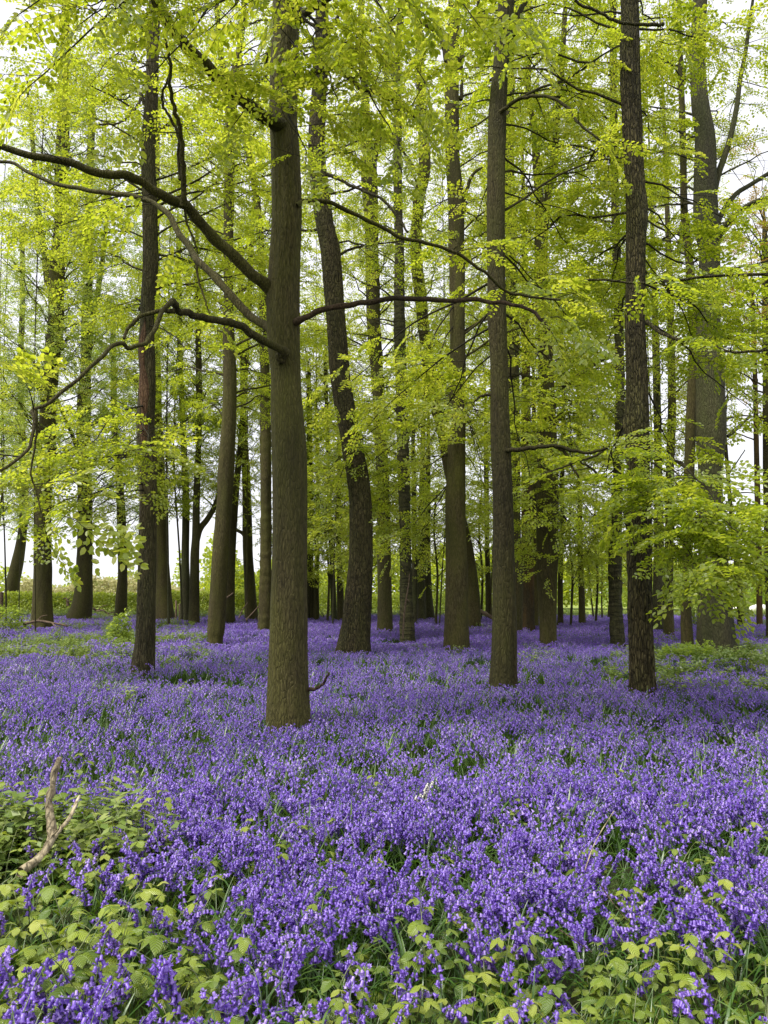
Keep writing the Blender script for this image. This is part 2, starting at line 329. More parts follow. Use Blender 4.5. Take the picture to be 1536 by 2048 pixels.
def sub_branches(cr, P, R, start=.25, every=.32, lmul=.42, lmin=.45, dens=1.0, sc_=1.0, planar=.18, tone=0.0):
    """side shoots with leaf sprays along a branch path P"""
    r = cr.rng; seg = np.linalg.norm(np.diff(P, axis=0), axis=1); cum = np.concatenate([[0], np.cumsum(seg)]); L = cum[-1]
    def pos(s_):
        i = min(np.searchsorted(cum, s_) - 1, len(P) - 2); i = max(i, 0); f = (s_ - cum[i]) / (seg[i] + 1e-9)
        return P[i] + (P[i + 1] - P[i]) * f, nrm(P[i + 1] - P[i]), R[i] + (R[i + 1] - R[i]) * f
    s_ = L * start + r.random() * every; side = r.choice([-1, 1])
    while s_ < L * .97:
        p, t, rad = pos(s_); tt = s_ / L
        h = np.array([t[0], t[1], 0]); h = nrm(h) if np.linalg.norm(h) > .15 else nrm(r.normal(0, 1, 3) * np.array([1, 1, 0]))
        a = side * r.uniform(.6, 1.15); c, sn = math.cos(a), math.sin(a)
        d = nrm(np.array([h[0] * c - h[1] * sn, h[0] * sn + h[1] * c, r.normal(.04, planar)]))
        l = max(lmin, L * lmul * (1.15 - tt) * r.uniform(.6, 1.1)); l = min(l, 1.9)
        k = max(3, int(l / .22)); Q = [p]; dd = d.copy()
        for i in range(k):
            dd = nrm(dd + h * .10 + np.array([0, 0, -.035]) + r.normal(0, .07, 3)); Q.append(Q[-1] + dd * l / k)
        Q = np.array(Q); r0 = min(rad * .6, .004 + .006 * l)
        cr.g.tube(Q, np.linspace(r0, .0025, len(Q)), 4, 1, .5, cap=False)
        sd = side
        for i in range(1, k + 1):
            if r.random() > dens: continue
            a = sd * r.uniform(.5, 1.0) if i < k else 0; c, sn = math.cos(a), math.sin(a); q = nrm(Q[i] - Q[i - 1])
            cr.spray(Q[i], [q[0] * c - q[1] * sn, q[0] * sn + q[1] * c, q[2] + r.normal(-.16, .22)], sc_ * r.uniform(.6, 1.05), tone_shift=tone)
            sd = -sd
        side = -side; s_ += every * r.uniform(.6, 1.4)
    p, t, rad = pos(L * .995); cr.spray(p, t, sc_ * .9, tone_shift=tone)

def bough_path(A, B, rng, arch=.08, wig=.05):
    L = np.linalg.norm(B - A); n = max(5, int(L / .22)); t = np.linspace(0, 1, n)[:, None]
    P = A + (B - A) * t + np.array([0, 0, 1.]) * (4 * t * (1 - t)) * arch * L
    d = nrm(B - A); s1 = nrm(np.cross(d, [0, 0, 1.])); ph = rng.random(4) * 6
    w = np.sin(t * 9 + ph[0]) * .6 + np.sin(t * 21 + ph[1]) * .3; w2 = np.sin(t * 8 + ph[2]) * .6 + np.sin(t * 19 + ph[3]) * .3
    env = np.minimum(1, t * 4) * L * wig
    return P + s1 * w * env + np.array([0, 0, 1.]) * w2 * env * .6

# ------------------------------------------------------------------ trunk
def trunk_disp(kind, seed):
    def f(P, th, rr, dirs):
        n = P.shape[0]; z = P[:, 2][:, None] + np.zeros((1, len(th))); a = th[None, :] + np.zeros((n, 1)); ca, sa = np.cos(a), np.sin(a)
        R0 = rr
        big = vnoise(np.stack([ca * 1.3 + seed, sa * 1.3, z * .55], -1)) - .5
        med = vnoise(np.stack([ca * 3 + seed, sa * 3 + 9, z * 1.6], -1)) - .5
        o = R0 * (big * .16 + med * .08)
        base = np.exp(-np.maximum(z, 0) / .35); o = o + R0 * base * (.02 + .55 * np.maximum(0, vnoise(np.stack([ca * 2.2 + seed, sa * 2.2, z * .2], -1)) - .45))
        if kind == 'ridged':
            u = vnoise(np.stack([ca * 9 + seed, sa * 9, z * 1.5], -1)); v = vnoise(np.stack([ca * 17 + seed, sa * 17, z * 3.2 + 4], -1))
            o = o + .020 * (np.abs(u - .5) * 2) ** .6 + .012 * np.abs(v - .5) * 2 - .012
        elif kind == 'banded':
            w = vnoise(np.stack([ca * .8 + seed, sa * .8, z * 9], -1)); o = o + .022 * np.clip((w - .45) * 3, 0, 1)
        else:
            u = vnoise(np.stack([ca * 8 + seed, sa * 8, z * 1.2], -1)); v = vnoise(np.stack([ca * 16 + seed, sa * 16, z * 5], -1))
            o = o + .007 * (u - .5) + .004 * (v - .5)
        return o
    return f

TREES = {}
def limb_geo(g, P, R, sides=6, mi=0): g.tube(P, R, sides, mi)

def tree(key, label, Dy, nodes, bark='bark', cat='tree', name='beech_tree', H=20, hi=0, dkind='plain', D=None, boughs=None, lod=None,
         leaf='beech', lean=None, forks=(), hugs=0, branches=(), group=None, tone=0.0):
    """nodes: (px, py, width px) bottom to top; boughs: dict(n, h0, h1, L, dens)"""
    rng = np.random.default_rng(abs(hash_(key)))
    if D is None: D = on_z(nodes[0][0], Dy, .33 if Dy > 1250 else .36)[1]
    pts = [at(x, y, D) for x, y, w in nodes]; rad = [w * mpp(p) / 2 for (x, y, w), p in zip(nodes, pts)]
    p0 = pts[0].copy(); dz = pts[1] - pts[0]; b = p0 - dz / dz[2] * (p0[2] + .08) * .6; b[2] = -.08
    if p0[2] > .05: pts.insert(0, b); rad.insert(0, rad[0] * 1.06)
    # carry the trunk on above the frame
    while pts[-1][2] < H - .5:
        d = pts[-1] - pts[-2]; d = d / d[2]; d[:2] *= .7; q = pts[-1] + d * 1.6; pts.append(q); rad.append(max(.02, rad[-1] * (1 - 1.6 / max(2.0, (H - pts[-2][2]) * 1.05))))
    pts = np.array(pts); rad = np.array(rad)
    base = np.array([pts[0][0], D, 0.0]); base[0] = pts[0][0]
    PP = catmull(np.hstack([pts, rad[:, None]]), 10)
    # resample rings evenly
    seg = np.linalg.norm(np.diff(PP[:, :3], axis=0), axis=1); cum = np.concatenate([[0], np.cumsum(seg)])
    stepv = {2: .022, 1: .07, 0: .22}[hi]; ns = int(cum[-1] / stepv); sides = {2: 110, 1: 40, 0: 14}[hi]
    if hi == 2: vis = at(768, 0, D)[2] + 1.5; s_ = np.concatenate([np.arange(0, min(vis, cum[-1]), stepv), np.arange(min(vis, cum[-1]), cum[-1], .3)])
    else: s_ = np.linspace(0, cum[-1], ns)
    Q = np.stack([np.interp(s_, cum, PP[:, k]) for k in range(4)], -1)
    root = thing(name, label, cat, base, 0, group)
    g = Geo(); seed = rng.random() * 50
    g.tube(Q[:, :3], np.maximum(Q[:, 3], .008), sides, 0, disp=trunk_disp(dkind, seed))
    T = dict(root=root, D=D, Q=Q, base=base, rng=rng, bark=bark, leaf=leaf)
    lod_ = lod if lod is not None else (0 if D < 12 else 1 if D < 26 else 2)
    cr = Crown(lod_, rng); T['crown'] = cr
    def tpos(z):
        i = np.searchsorted(Q[:, 2], z); i = min(max(i, 1), len(Q) - 1); return Q[i, :3].copy(), Q[i, 3]
    T['tpos'] = tpos
    # forks traced from the picture: (pts, width0, width1, dD)
    for fk in forks:
        fp, w0, w1, dd = fk; n = len(fp); P = np.array([at(x, y, D + dd * i / (n - 1)) for i, (x, y) in enumerate(fp)])
        ext = nrm(P[-1] - P[-2]) * 3.0; P = np.vstack([P, P[-1] + ext * .5, P[-1] + ext]); P = catmull(P, 6)
        m = mpp(P[0]); R = np.interp(np.linspace(0, 1, len(P)), [0, .75, 1], [w0 * m / 2, w1 * m / 2, .01]); limb_geo(g, P, R, 10)
        sub_branches(cr, P, R, .3, .5, .3, .6, .75 if lod_ < 2 else .6, 1, tone=tone)
    # traced branches, each a part of its own: dict(p=[(x,y)], w=(w0,w1), dd=depth run, leaf=start or None)
    for bd in branches:
        fp = bd['p']; n = len(fp); P = np.array([at(x, y, D + bd.get('d0', 0) + bd.get('dd', 0) * i / (n - 1)) for i, (x, y) in enumerate(fp)]); P = catmull(P, 6)
        m = mpp(P[0]); w0, w1 = bd['w']; tt = np.linspace(0, 1, len(P)); R = (w0 + (w1 - w0) * tt) * m / 2
        if bd.get('collar', 1): R = R * (1 + .35 * np.exp(-tt * len(P) / 3.0))
        R = R * (1 + .10 * (vnoise(np.stack([tt * 26, tt * 0 + seed, tt * 0], -1)) - .5) * 2); P = P + (vnoise(np.stack([tt[:, None] * 30 + seed + np.zeros((1, 3)), tt[:, None] * 0 + np.array([[1., 4., 8.]]), np.zeros((len(tt), 3))], -1)) - .5) * np.minimum(1, tt * 8)[:, None] * min(w0 * m * .5, .022)
        gb = Geo(); gb.tube(P, R, 12, 0); bo = link('branch', gb.mesh('branch', [M[bd.get('mat', bark)]], base, True), root)
        if bd.get('label'): bo['label'] = bd['label']
        if bd.get('leaf') is not None: sub_branches(cr, P, R, bd['leaf'], bd.get('every', .3), bd.get('lm', .3), .4, bd.get('dens', .8), 1, tone=tone)
    # boughs aimed at a spot: (attach z or py, target px, py, depth)
    if boughs:
        for (ay, tx, ty, td, *o) in [q for a_ in boughs.get('aim', ()) for q in ((a_,) if D < 12 else (a_, (a_[0] + rng.uniform(-90, 60), a_[1] + rng.uniform(-60, 60), a_[2] + rng.uniform(-55, 45), a_[3] + rng.uniform(-.5, .9), *a_[4:])))]:
            za = at(768, ay, D)[2]; A, ra = tpos(za); Bp = at(tx, ty, td); P = bough_path(A, Bp, rng, .06, .03)
            r0 = min(ra * .4, .007 + .004 * np.linalg.norm(Bp - A)); R = np.linspace(r0, .004, len(P))
            gb = Geo(); gb.tube(P, R, 7, 0); link('branch', gb.mesh('branch', [M['twig']], base, True), root)
            st = o[0] if o else .35; sub_branches(cr, P, R, st, .26, .30, .45, o[1] if len(o) > 1 else .9, 1, tone=tone)
        n = boughs.get('n', 0) * boughs.get('k', 2.1 if D < 12 else 2.9); top = at(768, -170, D)[2]     # nothing above the picture's top
        h0, h1 = boughs['h0'], boughs['h1']
        if h1 > top: n *= max(0, top - h0) / (h1 - h0); h1 = top
        n = int(n)
        for k in range(n):
            z = h0 + (h1 - h0) * ((k + rng.random()) / n) ** boughs.get('pw', 1.0)
            A, ra = tpos(z); az = math.radians(rng.uniform(*boughs.get('az', (0, 360) if D > 23 else (-18, 198))))
            t = (z - boughs['h0']) / (boughs['h1'] - boughs['h0'] + 1e-6)
            L = boughs['L'] * rng.uniform(.6, 1.15) * (1 - .35 * t); el = (rng.uniform(.05, .5) if D < 23 else rng.uniform(.2, .9)) + .25 * t
            Bp = A + L * np.array([math.cos(az) * math.cos(el), math.sin(az) * math.cos(el), math.sin(el)])
            P = bough_path(A, Bp, rng, .08, .05); r0 = min(ra * .45, (.008 + .005 * L) if D < 14 else (.010 + .008 * L)); R = np.linspace(r0, .005, len(P)); limb_geo(g, P, R, 5)
            sub_branches(cr, P, R, .2, boughs.get('every', .38) * .85, .42, .5, min(1, boughs.get('dens', .8) * 1.35), 1, tone=tone, planar=.2 if D < 15 else .3 if D < 23 else .5)
    for k in range(hugs):       # short leafy shoots on the trunk itself
        z = rng.uniform(1.2, 9); A, ra = tpos(z); az = rng.random() * 6.283; d = np.array([math.cos(az), math.sin(az), rng.uniform(-.4, .3)])
        cr.spray(A + d * ra * .9, d, rng.uniform(.5, .8))
    link('trunk', g.mesh('trunk', [M[bark]], base, True), root)
    if cr.g.n: link('crown', cr.g.mesh('crown', [M[leaf], M['twig']], base), root)
    TREES[key] = T; T['nl'] = cr.nl
    return T
def hash_(s):
    h = 7
    for c in s: h = (h * 131 + ord(c)) % 1000003
    return h

# ================================================================== TREES
B = dict
tree('main', 'stout olive-barked beech in front, with long bare limbs reaching left and right', 1425,
     [(577, 1425, 86), (577, 1360, 81), (577, 1300, 78), (578, 1200, 75), (580, 1100, 72), (580, 1000, 71), (579, 900, 70), (573, 800, 63), (572, 750, 60), (568, 680, 66), (567, 600, 66), (570, 520, 62),
      (574, 425, 60), (571, 300, 58), (567, 230, 56), (570, 100, 56), (574, 0, 54), (578, -120, 50)], hi=2, H=19, dkind='plain',
     branches=[
         B(p=[(548, 585), (528, 566), (505, 548), (470, 515), (430, 480), (405, 450), (385, 425), (365, 408), (340, 400), (310, 385), (280, 362), (250, 350), (200, 345), (130, 325), (60, 310), (0, 290), (-60, 265), (-140, 250), (-220, 230)], w=(25, 8), dd=-1.6, leaf=.35, lm=.10, every=.8, dens=.45),
         B(p=[(367, 412), (368, 380), (366, 330), (364, 290), (358, 250), (348, 215), (340, 175), (342, 130), (330, 80)], w=(12, 5), d0=-.7, dd=-.6, leaf=.35, lm=.35),
         B(p=[(361, 360), (357, 310), (358, 275), (345, 245), (328, 215), (324, 190), (334, 165), (338, 150)], w=(7, 4), d0=-.8, dd=-.2, leaf=.7),
         B(p=[(550, 662), (530, 650), (500, 630), (460, 590), (430, 555), (400, 525), (385, 505), (360, 470), (340, 435), (315, 412), (280, 395), (220, 385), (160, 378), (120, 370), (60, 345), (20, 325), (-60, 320), (-140, 290)], w=(19, 6), dd=1.6, leaf=.3, lm=.10, every=.7, dens=.45),
         B(p=[(393, 528), (397, 560), (410, 600), (418, 625), (432, 645)], w=(5, 2), d0=.7, leaf=.8),
         B(p=[(369, 415), (375, 450), (388, 480), (395, 505)], w=(5, 3), d0=-.6),
         B(p=[(572, 708), (556, 694), (530, 685), (505, 668), (480, 652), (450, 645), (410, 635), (380, 628), (358, 622), (350, 608), (343, 600)], w=(17, 11), d0=-.22, dd=-.9, label='bent dark lower bough leaving a black knot'),
         B(p=[(350, 622), (325, 622), (290, 630), (268, 643), (255, 660), (247, 678)], w=(9, 6), d0=-1.1, dd=-.1),
         B(p=[(348, 602), (335, 610), (320, 630), (313, 655), (300, 675), (285, 690), (258, 695), (245, 688), (225, 693), (205, 715), (170, 745), (130, 780), (95, 805), (65, 820), (68, 850), (64, 885), (50, 905), (20, 930), (-10, 942), (-60, 955)], w=(10, 4), d0=-1.1, dd=-1.2, leaf=.62, lm=.22, every=.4),
         B(p=[(72, 820), (74, 860), (68, 905), (62, 950), (75, 990), (85, 1040)], w=(5, 3), d0=-2.0, dd=.2, leaf=.4, lm=.4),
         B(p=[(590, 645), (607, 636), (640, 622), (690, 612), (740, 604), (790, 597), (840, 600), (900, 602), (950, 598), (990, 605), (1020, 608), (1055, 616), (1085, 640), (1100, 660)], w=(13, 5), d0=-.1, dd=-.9, mat='red_twig', leaf=.85, lm=.2, label='thin reddish branch running level to the right'),
         B(p=[(592, 412), (610, 401), (655, 405), (700, 425), (750, 447), (800, 475), (850, 487), (900, 500), (950, 530), (985, 560), (1020, 585), (1060, 592), (1120, 600)], w=(10, 5), d0=-.1, dd=1.0, leaf=.55, lm=.3, every=.45),
         B(p=[(903, 500), (915, 492), (912, 480), (898, 478)], w=(4, 2), d0=.5),
         B(p=[(563, 254), (540, 240), (515, 225), (490, 205), (455, 175), (430, 150), (405, 125), (375, 95), (345, 60), (320, 20), (305, -30), (290, -90), (260, -160)], w=(27, 15), d0=-.1, dd=-1.2),
         B(p=[(588, 168), (600, 160), (620, 152), (645, 140), (670, 130), (690, 145), (720, 175), (760, 190), (800, 205), (830, 235)], w=(12, 6), d0=-.2, dd=-.8, leaf=.4, lm=.35),
         B(p=[(592, 45), (605, 30), (620, 20), (640, 8), (665, -8), (720, -40)], w=(16, 10), d0=-.2, dd=-.8),
         B(p=[(612, 1379), (622, 1379), (634, 1377), (645, 1368), (652, 1358), (657, 1345)], w=(8, 4), d0=-.05, dd=-.1, mat='red_twig', label='short curled dead stub near the foot'),
     ],
     boughs=B(k=1.6, aim=[(-160, 150, 70, 5.6, 0.25, 0.6), (-150, 60, 160, 5.4, 0.3, 0.6), (-60, 300, 150, 5.8, 0.3, 0.6), (-80, 430, 60, 5.6, 0.3, 0.6), (20, 640, 110, 5.7, 0.2, 0.6), (80, 690, 230, 6, 0.2, 0.6), (200, 610, 330, 6.3, 0.15, 0.6),
                   (-120, 860, 160, 5.8, 0.3, 0.6), (0, 800, 300, 6.2, 0.4, 0.6), (-150, 30, 20, 5, 0.4, 0.6), (-140, 540, 20, 5.3, 0.3, 0.6), (-200, 250, -40, 5.2, 0.3, 0.6),(130, 470, 250, 6.6, 0.4, 0.6),
                   (-180, 760, 40, 5.2, 0.4, 0.6), (-200, 950, 40, 5.6, 0.5, 0.6)], n=5, h0=7.4, h1=13, L=3.2, dens=.5, az=(10, 170)))
tree('ridged', 'leaning oak with deeply ridged bark, right behind the stout front beech', 1295,
     [(707, 1295, 68), (710, 1270, 62), (713, 1250, 59), (717, 1200, 54), (721, 1150, 49), (722, 1100, 46), (720, 1000, 44), (714, 950, 43), (705, 900, 41), (697, 850, 40), (680, 750, 39), (672, 650, 37), (664, 550, 38), (660, 500, 37),
      (650, 450, 36), (643, 400, 36), (634, 325, 35), (634, 260, 32), (638, 190, 29), (642, 120, 27), (644, 40, 25), (644, -40, 24)], bark='ridged', dkind='ridged', hi=2, H=22, name='oak_tree',
     branches=[B(p=[(655, 350), (672, 355), (700, 370), (735, 385), (765, 400), (800, 440), (815, 465)], w=(7, 4), leaf=.5, d0=-.1, dd=-1),
               B(p=[(640, 100), (660, 60), (680, 20), (690, -60)], w=(8, 6), leaf=.5)],
     boughs=B(n=10, h0=9, h1=20, L=3.6, dens=.6, aim=[(900, 700, 915, 16.5, 0.3, 0.6), (870, 760, 905, 16.8, 0.3, 0.6), (900, 640, 960, 17, 0.3, 0.6), (700, 760, 770, 16.5, 0.4, 0.6)]))
tree('centre', 'straight smooth grey-brown beech standing mid-wood, clean trunk to the bluebells', 1290,
     [(913, 1290, 50), (913, 1220, 45), (913, 1150, 43), (912, 1080, 41), (912, 1000, 40), (913, 950, 38), (914, 850, 35), (916, 750, 32), (915, 650, 30), (915, 550, 31), (913, 500, 31), (912, 400, 33), (906, 325, 28), (904, 225, 28), (904, 125, 27), (908, 50, 23), (907, 0, 22), (907, -80, 22)],
     hi=1, H=24, bark='bark',
     branches=[B(p=[(893, 125), (888, 100), (880, 75), (865, 58), (842, 46), (828, 25), (812, -5), (800, -50)], w=(9, 6), leaf=.5, lm=.3),
               B(p=[(918, 140), (925, 100), (932, 70), (945, 55), (953, 25), (958, -5), (965, -60)], w=(8, 6), leaf=.5), B(p=[(925, 85), (945, 58), (965, 35), (988, 8), (1010, -30)], w=(8, 5), leaf=.5),
               B(p=[(922, 200), (924, 160), (922, 110), (925, 75)], w=(6, 6)),
               B(p=[(921, 430), (930, 390), (945, 350), (965, 335)], w=(9, 5), leaf=.4)],
     boughs=B(n=8, h0=6.5, h1=20, L=3.6, dens=.6, az=(-40, 75), aim=[(900, 760, 1010, 17, .3), (950, 850, 1060, 17.5, .3), (800, 965, 900, 17, .3), (880, 985, 1010, 17.6, .3), (830, 700, 960, 16.5, .35), (1000, 800, 1110, 18, .4), (720, 850, 800, 17, .3, .7), (760, 960, 930, 17, .4), (640, 830, 850, 16, .4)]))
tree('kinked', 'thin beech that leans in a crooked line behind the straight mid-wood trunk', 1246,
     [(949, 1244, 26), (946, 1180, 24), (936, 1100, 21), (925, 1050, 20), (908, 980, 21), (895, 920, 22), (884, 850, 24), (869, 800, 26), (860, 750, 27), (847, 650, 24), (842, 600, 25), (832, 500, 22), (838, 400, 23), (848, 350, 25), (849, 300, 22), (843, 200, 20), (839, 100, 17), (831, 0, 18), (828, -80, 17)],
     H=30, hi=1, boughs=B(n=14, h0=7, h1=26, L=3.8, dens=.6), branches=[B(p=[(846, 360), (825, 330), (805, 300), (798, 270)], w=(6, 4), leaf=.5)])
tree('slim_left', 'gnarled beech with a long stripped reddish scar on its trunk', 1325,
     [(287, 1325, 43), (290, 1290, 38), (292, 1250, 37), (294, 1150, 35), (297, 1000, 34), (295, 950, 34), (294, 900, 36), (291, 850, 34), (293, 800, 35), (295, 750, 32), (293, 700, 33), (294, 650, 28), (296, 600, 28), (300, 550, 29), (301, 500, 29), (300, 400, 28), (297, 300, 27), (303, 200, 26), (305, 120, 24), (308, 50, 22), (311, -60, 20)],
     bark='scarred', dkind='plain', hi=2, H=18, name='beech_tree',
     branches=[B(p=[(288, 205), (276, 170), (270, 140)], w=(6, 4), leaf=.3), B(p=[(292, 150), (285, 185), (275, 210), (255, 235), (232, 247), (200, 250)], w=(6, 3), leaf=.5, dd=-1.5),
               B(p=[(286, 205), (306, 235), (325, 255), (345, 275)], w=(4, 3), dd=-.6)],
     boughs=B(n=16, h0=6.5, h1=16, L=3.4, dens=.6, aim=[(830, 90, 900, 11, .35, .8), (890, 190, 960, 11.2, .35, .8), (890, 340, 960, 11.4, .4, .8), (910, 60, 980, 10.6, .5, .7), (980, 130, 1050, 11, .5, .6),
                                                  (860, 240, 930, 11, .3, .8), (970, 60, 1040, 10.5, .6, .6), (350, 160, 420, 12, .3), (230, 420, 300, 12, .3), (650, 400, 720, 12, .4, .7), (130, 180, 200, 11.5, .3), (410, 60, 480, 12, .4)]))
TREES['slim_left']['scar'] = 1
tree('left_lean', 'beech with a trunk bending gently left, next to the scarred tree', 1276,
     [(431, 1276, 30), (432, 1260, 34), (435, 1200, 34), (441, 1100, 33), (449, 1000, 31), (451, 950, 32), (457, 850, 28), (459, 750, 27), (457, 675, 23), (457, 600, 18), (457, 500, 19), (458, 400, 20), (460, 300, 19), (462, 200, 24), (468, 150, 16), (478, 100, 12), (486, 40, 11), (492, -60, 11)],
     hi=1, H=22, forks=[([(460, 205), (450, 160), (442, 110), (436, 50), (432, -20)], 15, 9, .5)],
     boughs=B(n=18, h0=6, h1=19, L=3.2, dens=.55))
tree('right_front', 'straight dark beech with clinging sprays, nearest trunk right of middle', 1365,
     [(1007, 1365, 54), (1008, 1320, 50), (1009, 1250, 48), (1008, 1170, 44), (1007, 1100, 41), (1006, 1000, 39), (1003, 900, 39), (1000, 800, 36), (998, 700, 35), (994, 625, 38), (993, 550, 35), (992, 400, 36), (995, 250, 35), (1001, 150, 31), (1010, 50, 30), (1013, 0, 30), (1015, -80, 28)],
     bark='dark_bark', hi=2, H=19,
     branches=[B(p=[(1022, 75), (1030, 45), (1042, 18), (1058, -10), (1080, -50)], w=(14, 9), dd=.5),
               B(p=[(1000, 225), (1014, 214), (1030, 202), (1055, 193), (1085, 192), (1110, 200), (1135, 215), (1150, 235), (1165, 255), (1200, 280)], w=(8, 4), d0=-.1, dd=-.8, leaf=.75, lm=.25),
               B(p=[(1010, 902), (1022, 900), (1050, 898), (1080, 893), (1110, 892), (1140, 900), (1170, 905), (1205, 900), (1222, 886)], w=(10, 5), d0=-.1, dd=-.4, leaf=.7, lm=.2),
               B(p=[(1110, 892), (1130, 905), (1142, 930), (1158, 955)], w=(7, 4), d0=-.3, leaf=.8), B(p=[(1072, 952), (1110, 940), (1150, 925), (1190, 912), (1215, 895)], w=(3, 5), d0=-.3),
               B(p=[(985, 790), (968, 790), (955, 797), (948, 805)], w=(7, 3), leaf=.6)],
     boughs=B(n=5, h0=6.4, h1=14, L=3.2, dens=.5, az=(-10, 100), aim=[(650, 740, 850, 11.3, 0.25), (600, 860, 900, 11.2, 0.3), (560, 660, 800, 11.6, 0.45, 0.7), (700, 880, 830, 11.4, 0.2), (340, 940, 470, 11.2, 0.3), (200, 880, 240, 11.2, 0.3), (380, 1120, 450, 11.2, 0.2),
                                                  (300, 1180, 560, 11.3, 0.3), (480, 1100, 620, 11.4, 0.2), (500, 1180, 700, 11.3, 0.25), (620, 1140, 780, 11.4, 0.25), (100, 1120, 180, 11.1, 0.3), (20, 900, 60, 11.1, 0.3), (250, 1200, 330, 11.1, 0.3), (640, 1060, 980, 11.4, 0.3, 0.7), (420, 960, 560, 11.4, 0.3, 0.7)]))
tree('behind_front', 'thin dark trunk half hidden behind the straight dark front beech', 1257,
     [(1034, 1257, 22), (1034, 1150, 22), (1030, 1050, 22), (1028, 900, 24), (1027, 750, 25), (1025, 620, 25), (1022, 500, 22), (1018, 300, 20), (1020, 100, 18), (1022, -60, 16)],
     bark='dark_bark', H=26, boughs=B(n=16, h0=6, h1=24, L=3.8, dens=.6))
tree('forked', 'beech forking high into two stems, smooth trunk narrowing at the foot', 1283,
     [(1096, 1283, 34), (1096, 1220, 35), (1095, 1150, 41), (1095, 1080, 43), (1094, 950, 42), (1093, 875, 38), (1092, 800, 33), (1090, 700, 29), (1083, 575, 27), (1082, 500, 26), (1084, 440, 26), (1080, 400, 16), (1074, 350, 15), (1069, 260, 14), (1058, 190, 12), (1057, 100, 11), (1058, -50, 11)],
     bark='bark', hi=1, H=22, forks=[([(1088, 450), (1096, 400), (1108, 310), (1114, 240), (1122, 160), (1128, 60)], 18, 11, 1.0)],
     branches=[B(p=[(1085, 860), (1092, 820), (1105, 795), (1125, 775), (1150, 755), (1180, 735), (1215, 712), (1235, 695)], w=(9, 6), d0=-.2, dd=-1.5, leaf=.75)],
     boughs=B(n=20, h0=4.6, h1=20, pw=1.2, k=1.9, L=4, dens=.6, aim=[(700, 1180, 820, 17, .3), (760, 1160, 1000, 16.5, .3), (800, 1120, 1060, 17, .3), (820, 1060, 1040, 17, .4), (1000, 1140, 1130, 18.5, .3), (980, 1180, 1150, 19, .4), (960, 1050, 1080, 18.5, .4), (1000, 1210, 1100, 19, .4), (720, 1040, 960, 17, .3), (640, 1190, 900, 17, .3)]))
tree('oak_right', 'oak with fine furrowed bark, nearest trunk on the right, leafy boughs each side', 1370,
     [(1284, 1370, 49), (1282, 1300, 46), (1280, 1200, 46), (1278, 1100, 46), (1278, 1000, 44), (1277, 950, 43), (1276, 900, 45), (1274, 850, 50), (1275, 800, 44), (1274, 750, 40), (1270, 650, 36), (1271, 550, 34), (1272, 480, 36), (1273, 425, 39), (1268, 350, 36), (1264, 250, 36), (1260, 150, 37), (1260, 50, 34), (1259, 0, 32), (1258, -80, 30)],
     bark='ridged', dkind='ridged', hi=2, H=19, name='oak_tree',
     branches=[B(p=[(1150, 0), (1165, 12), (1200, 25), (1230, 42), (1262, 47), (1300, 50), (1326, 49)], w=(5, 7), d0=-.6, dd=.1),
               B(p=[(1262, 1065), (1250, 1020), (1232, 985), (1208, 958), (1180, 935), (1160, 925)], w=(8, 3), d0=-.2, dd=-.9, leaf=.3, lm=.3, dens=.5),
               B(p=[(1270, 1120), (1255, 1060), (1243, 1000), (1232, 950), (1222, 905)], w=(6, 3), d0=-.25, dd=-.6, leaf=.4, dens=.5),
               B(p=[(1295, 1010), (1310, 1040), (1340, 1080), (1370, 1110), (1400, 1140)], w=(8, 4), d0=-.2, dd=-1.5, leaf=.3, lm=.4, dens=.8),
               B(p=[(1170, 560), (1210, 560), (1255, 566), (1300, 565), (1360, 560), (1420, 552), (1500, 550), (1560, 548)], w=(4, 6), d0=-1.5, dd=-.2, leaf=.1, lm=.14, every=.25),
               B(p=[(1290, 640), (1325, 668), (1370, 682), (1420, 690), (1470, 705), (1536, 700)], w=(7, 4), d0=-.3, dd=-1.2, leaf=.3, lm=.2)],
     boughs=B(n=8, h0=6.2, h1=14, L=3.4, dens=.5, az=(75, 190), aim=[(950, 1380, 1130, 7.4, 0.25, 1), (960, 1470, 1160, 7.2, 0.35, 1), (900, 1530, 1110, 7, 0.45, 1), (980, 1330, 1120, 7.8, 0.25, 1), (900, 1440, 1110, 7.6, 0.3, 1), (880, 1420, 1050, 8, 0.3, 0.8), (960, 1420, 1180, 7.4, 0.4, 1),
                                                  (400, 1400, 540, 11, 0.2), (480, 1500, 640, 10.6, 0.3), (500, 1340, 600, 11, 0.2), (360, 1500, 480, 11, 0.3), (560, 1200, 740, 11.8, 0.3), (640, 1490, 820, 11.2, 0.3, 0.6),
                                                  (350, 1190, 460, 11.8, 0.2), (200, 1330, 320, 11.6, 0.2), (520, 1420, 720, 11, 0.3), (60, 1500, 120, 11, 0.3), (0, 1330, 80, 11.6, 0.3), (450, 1200, 620, 11.8, 0.2), (560, 1510, 720, 10.8, 0.3), (820, 1180, 1010, 11.9, 0.3, 0.6), (760, 1360, 940, 11.6, 0.3, 0.8)]))
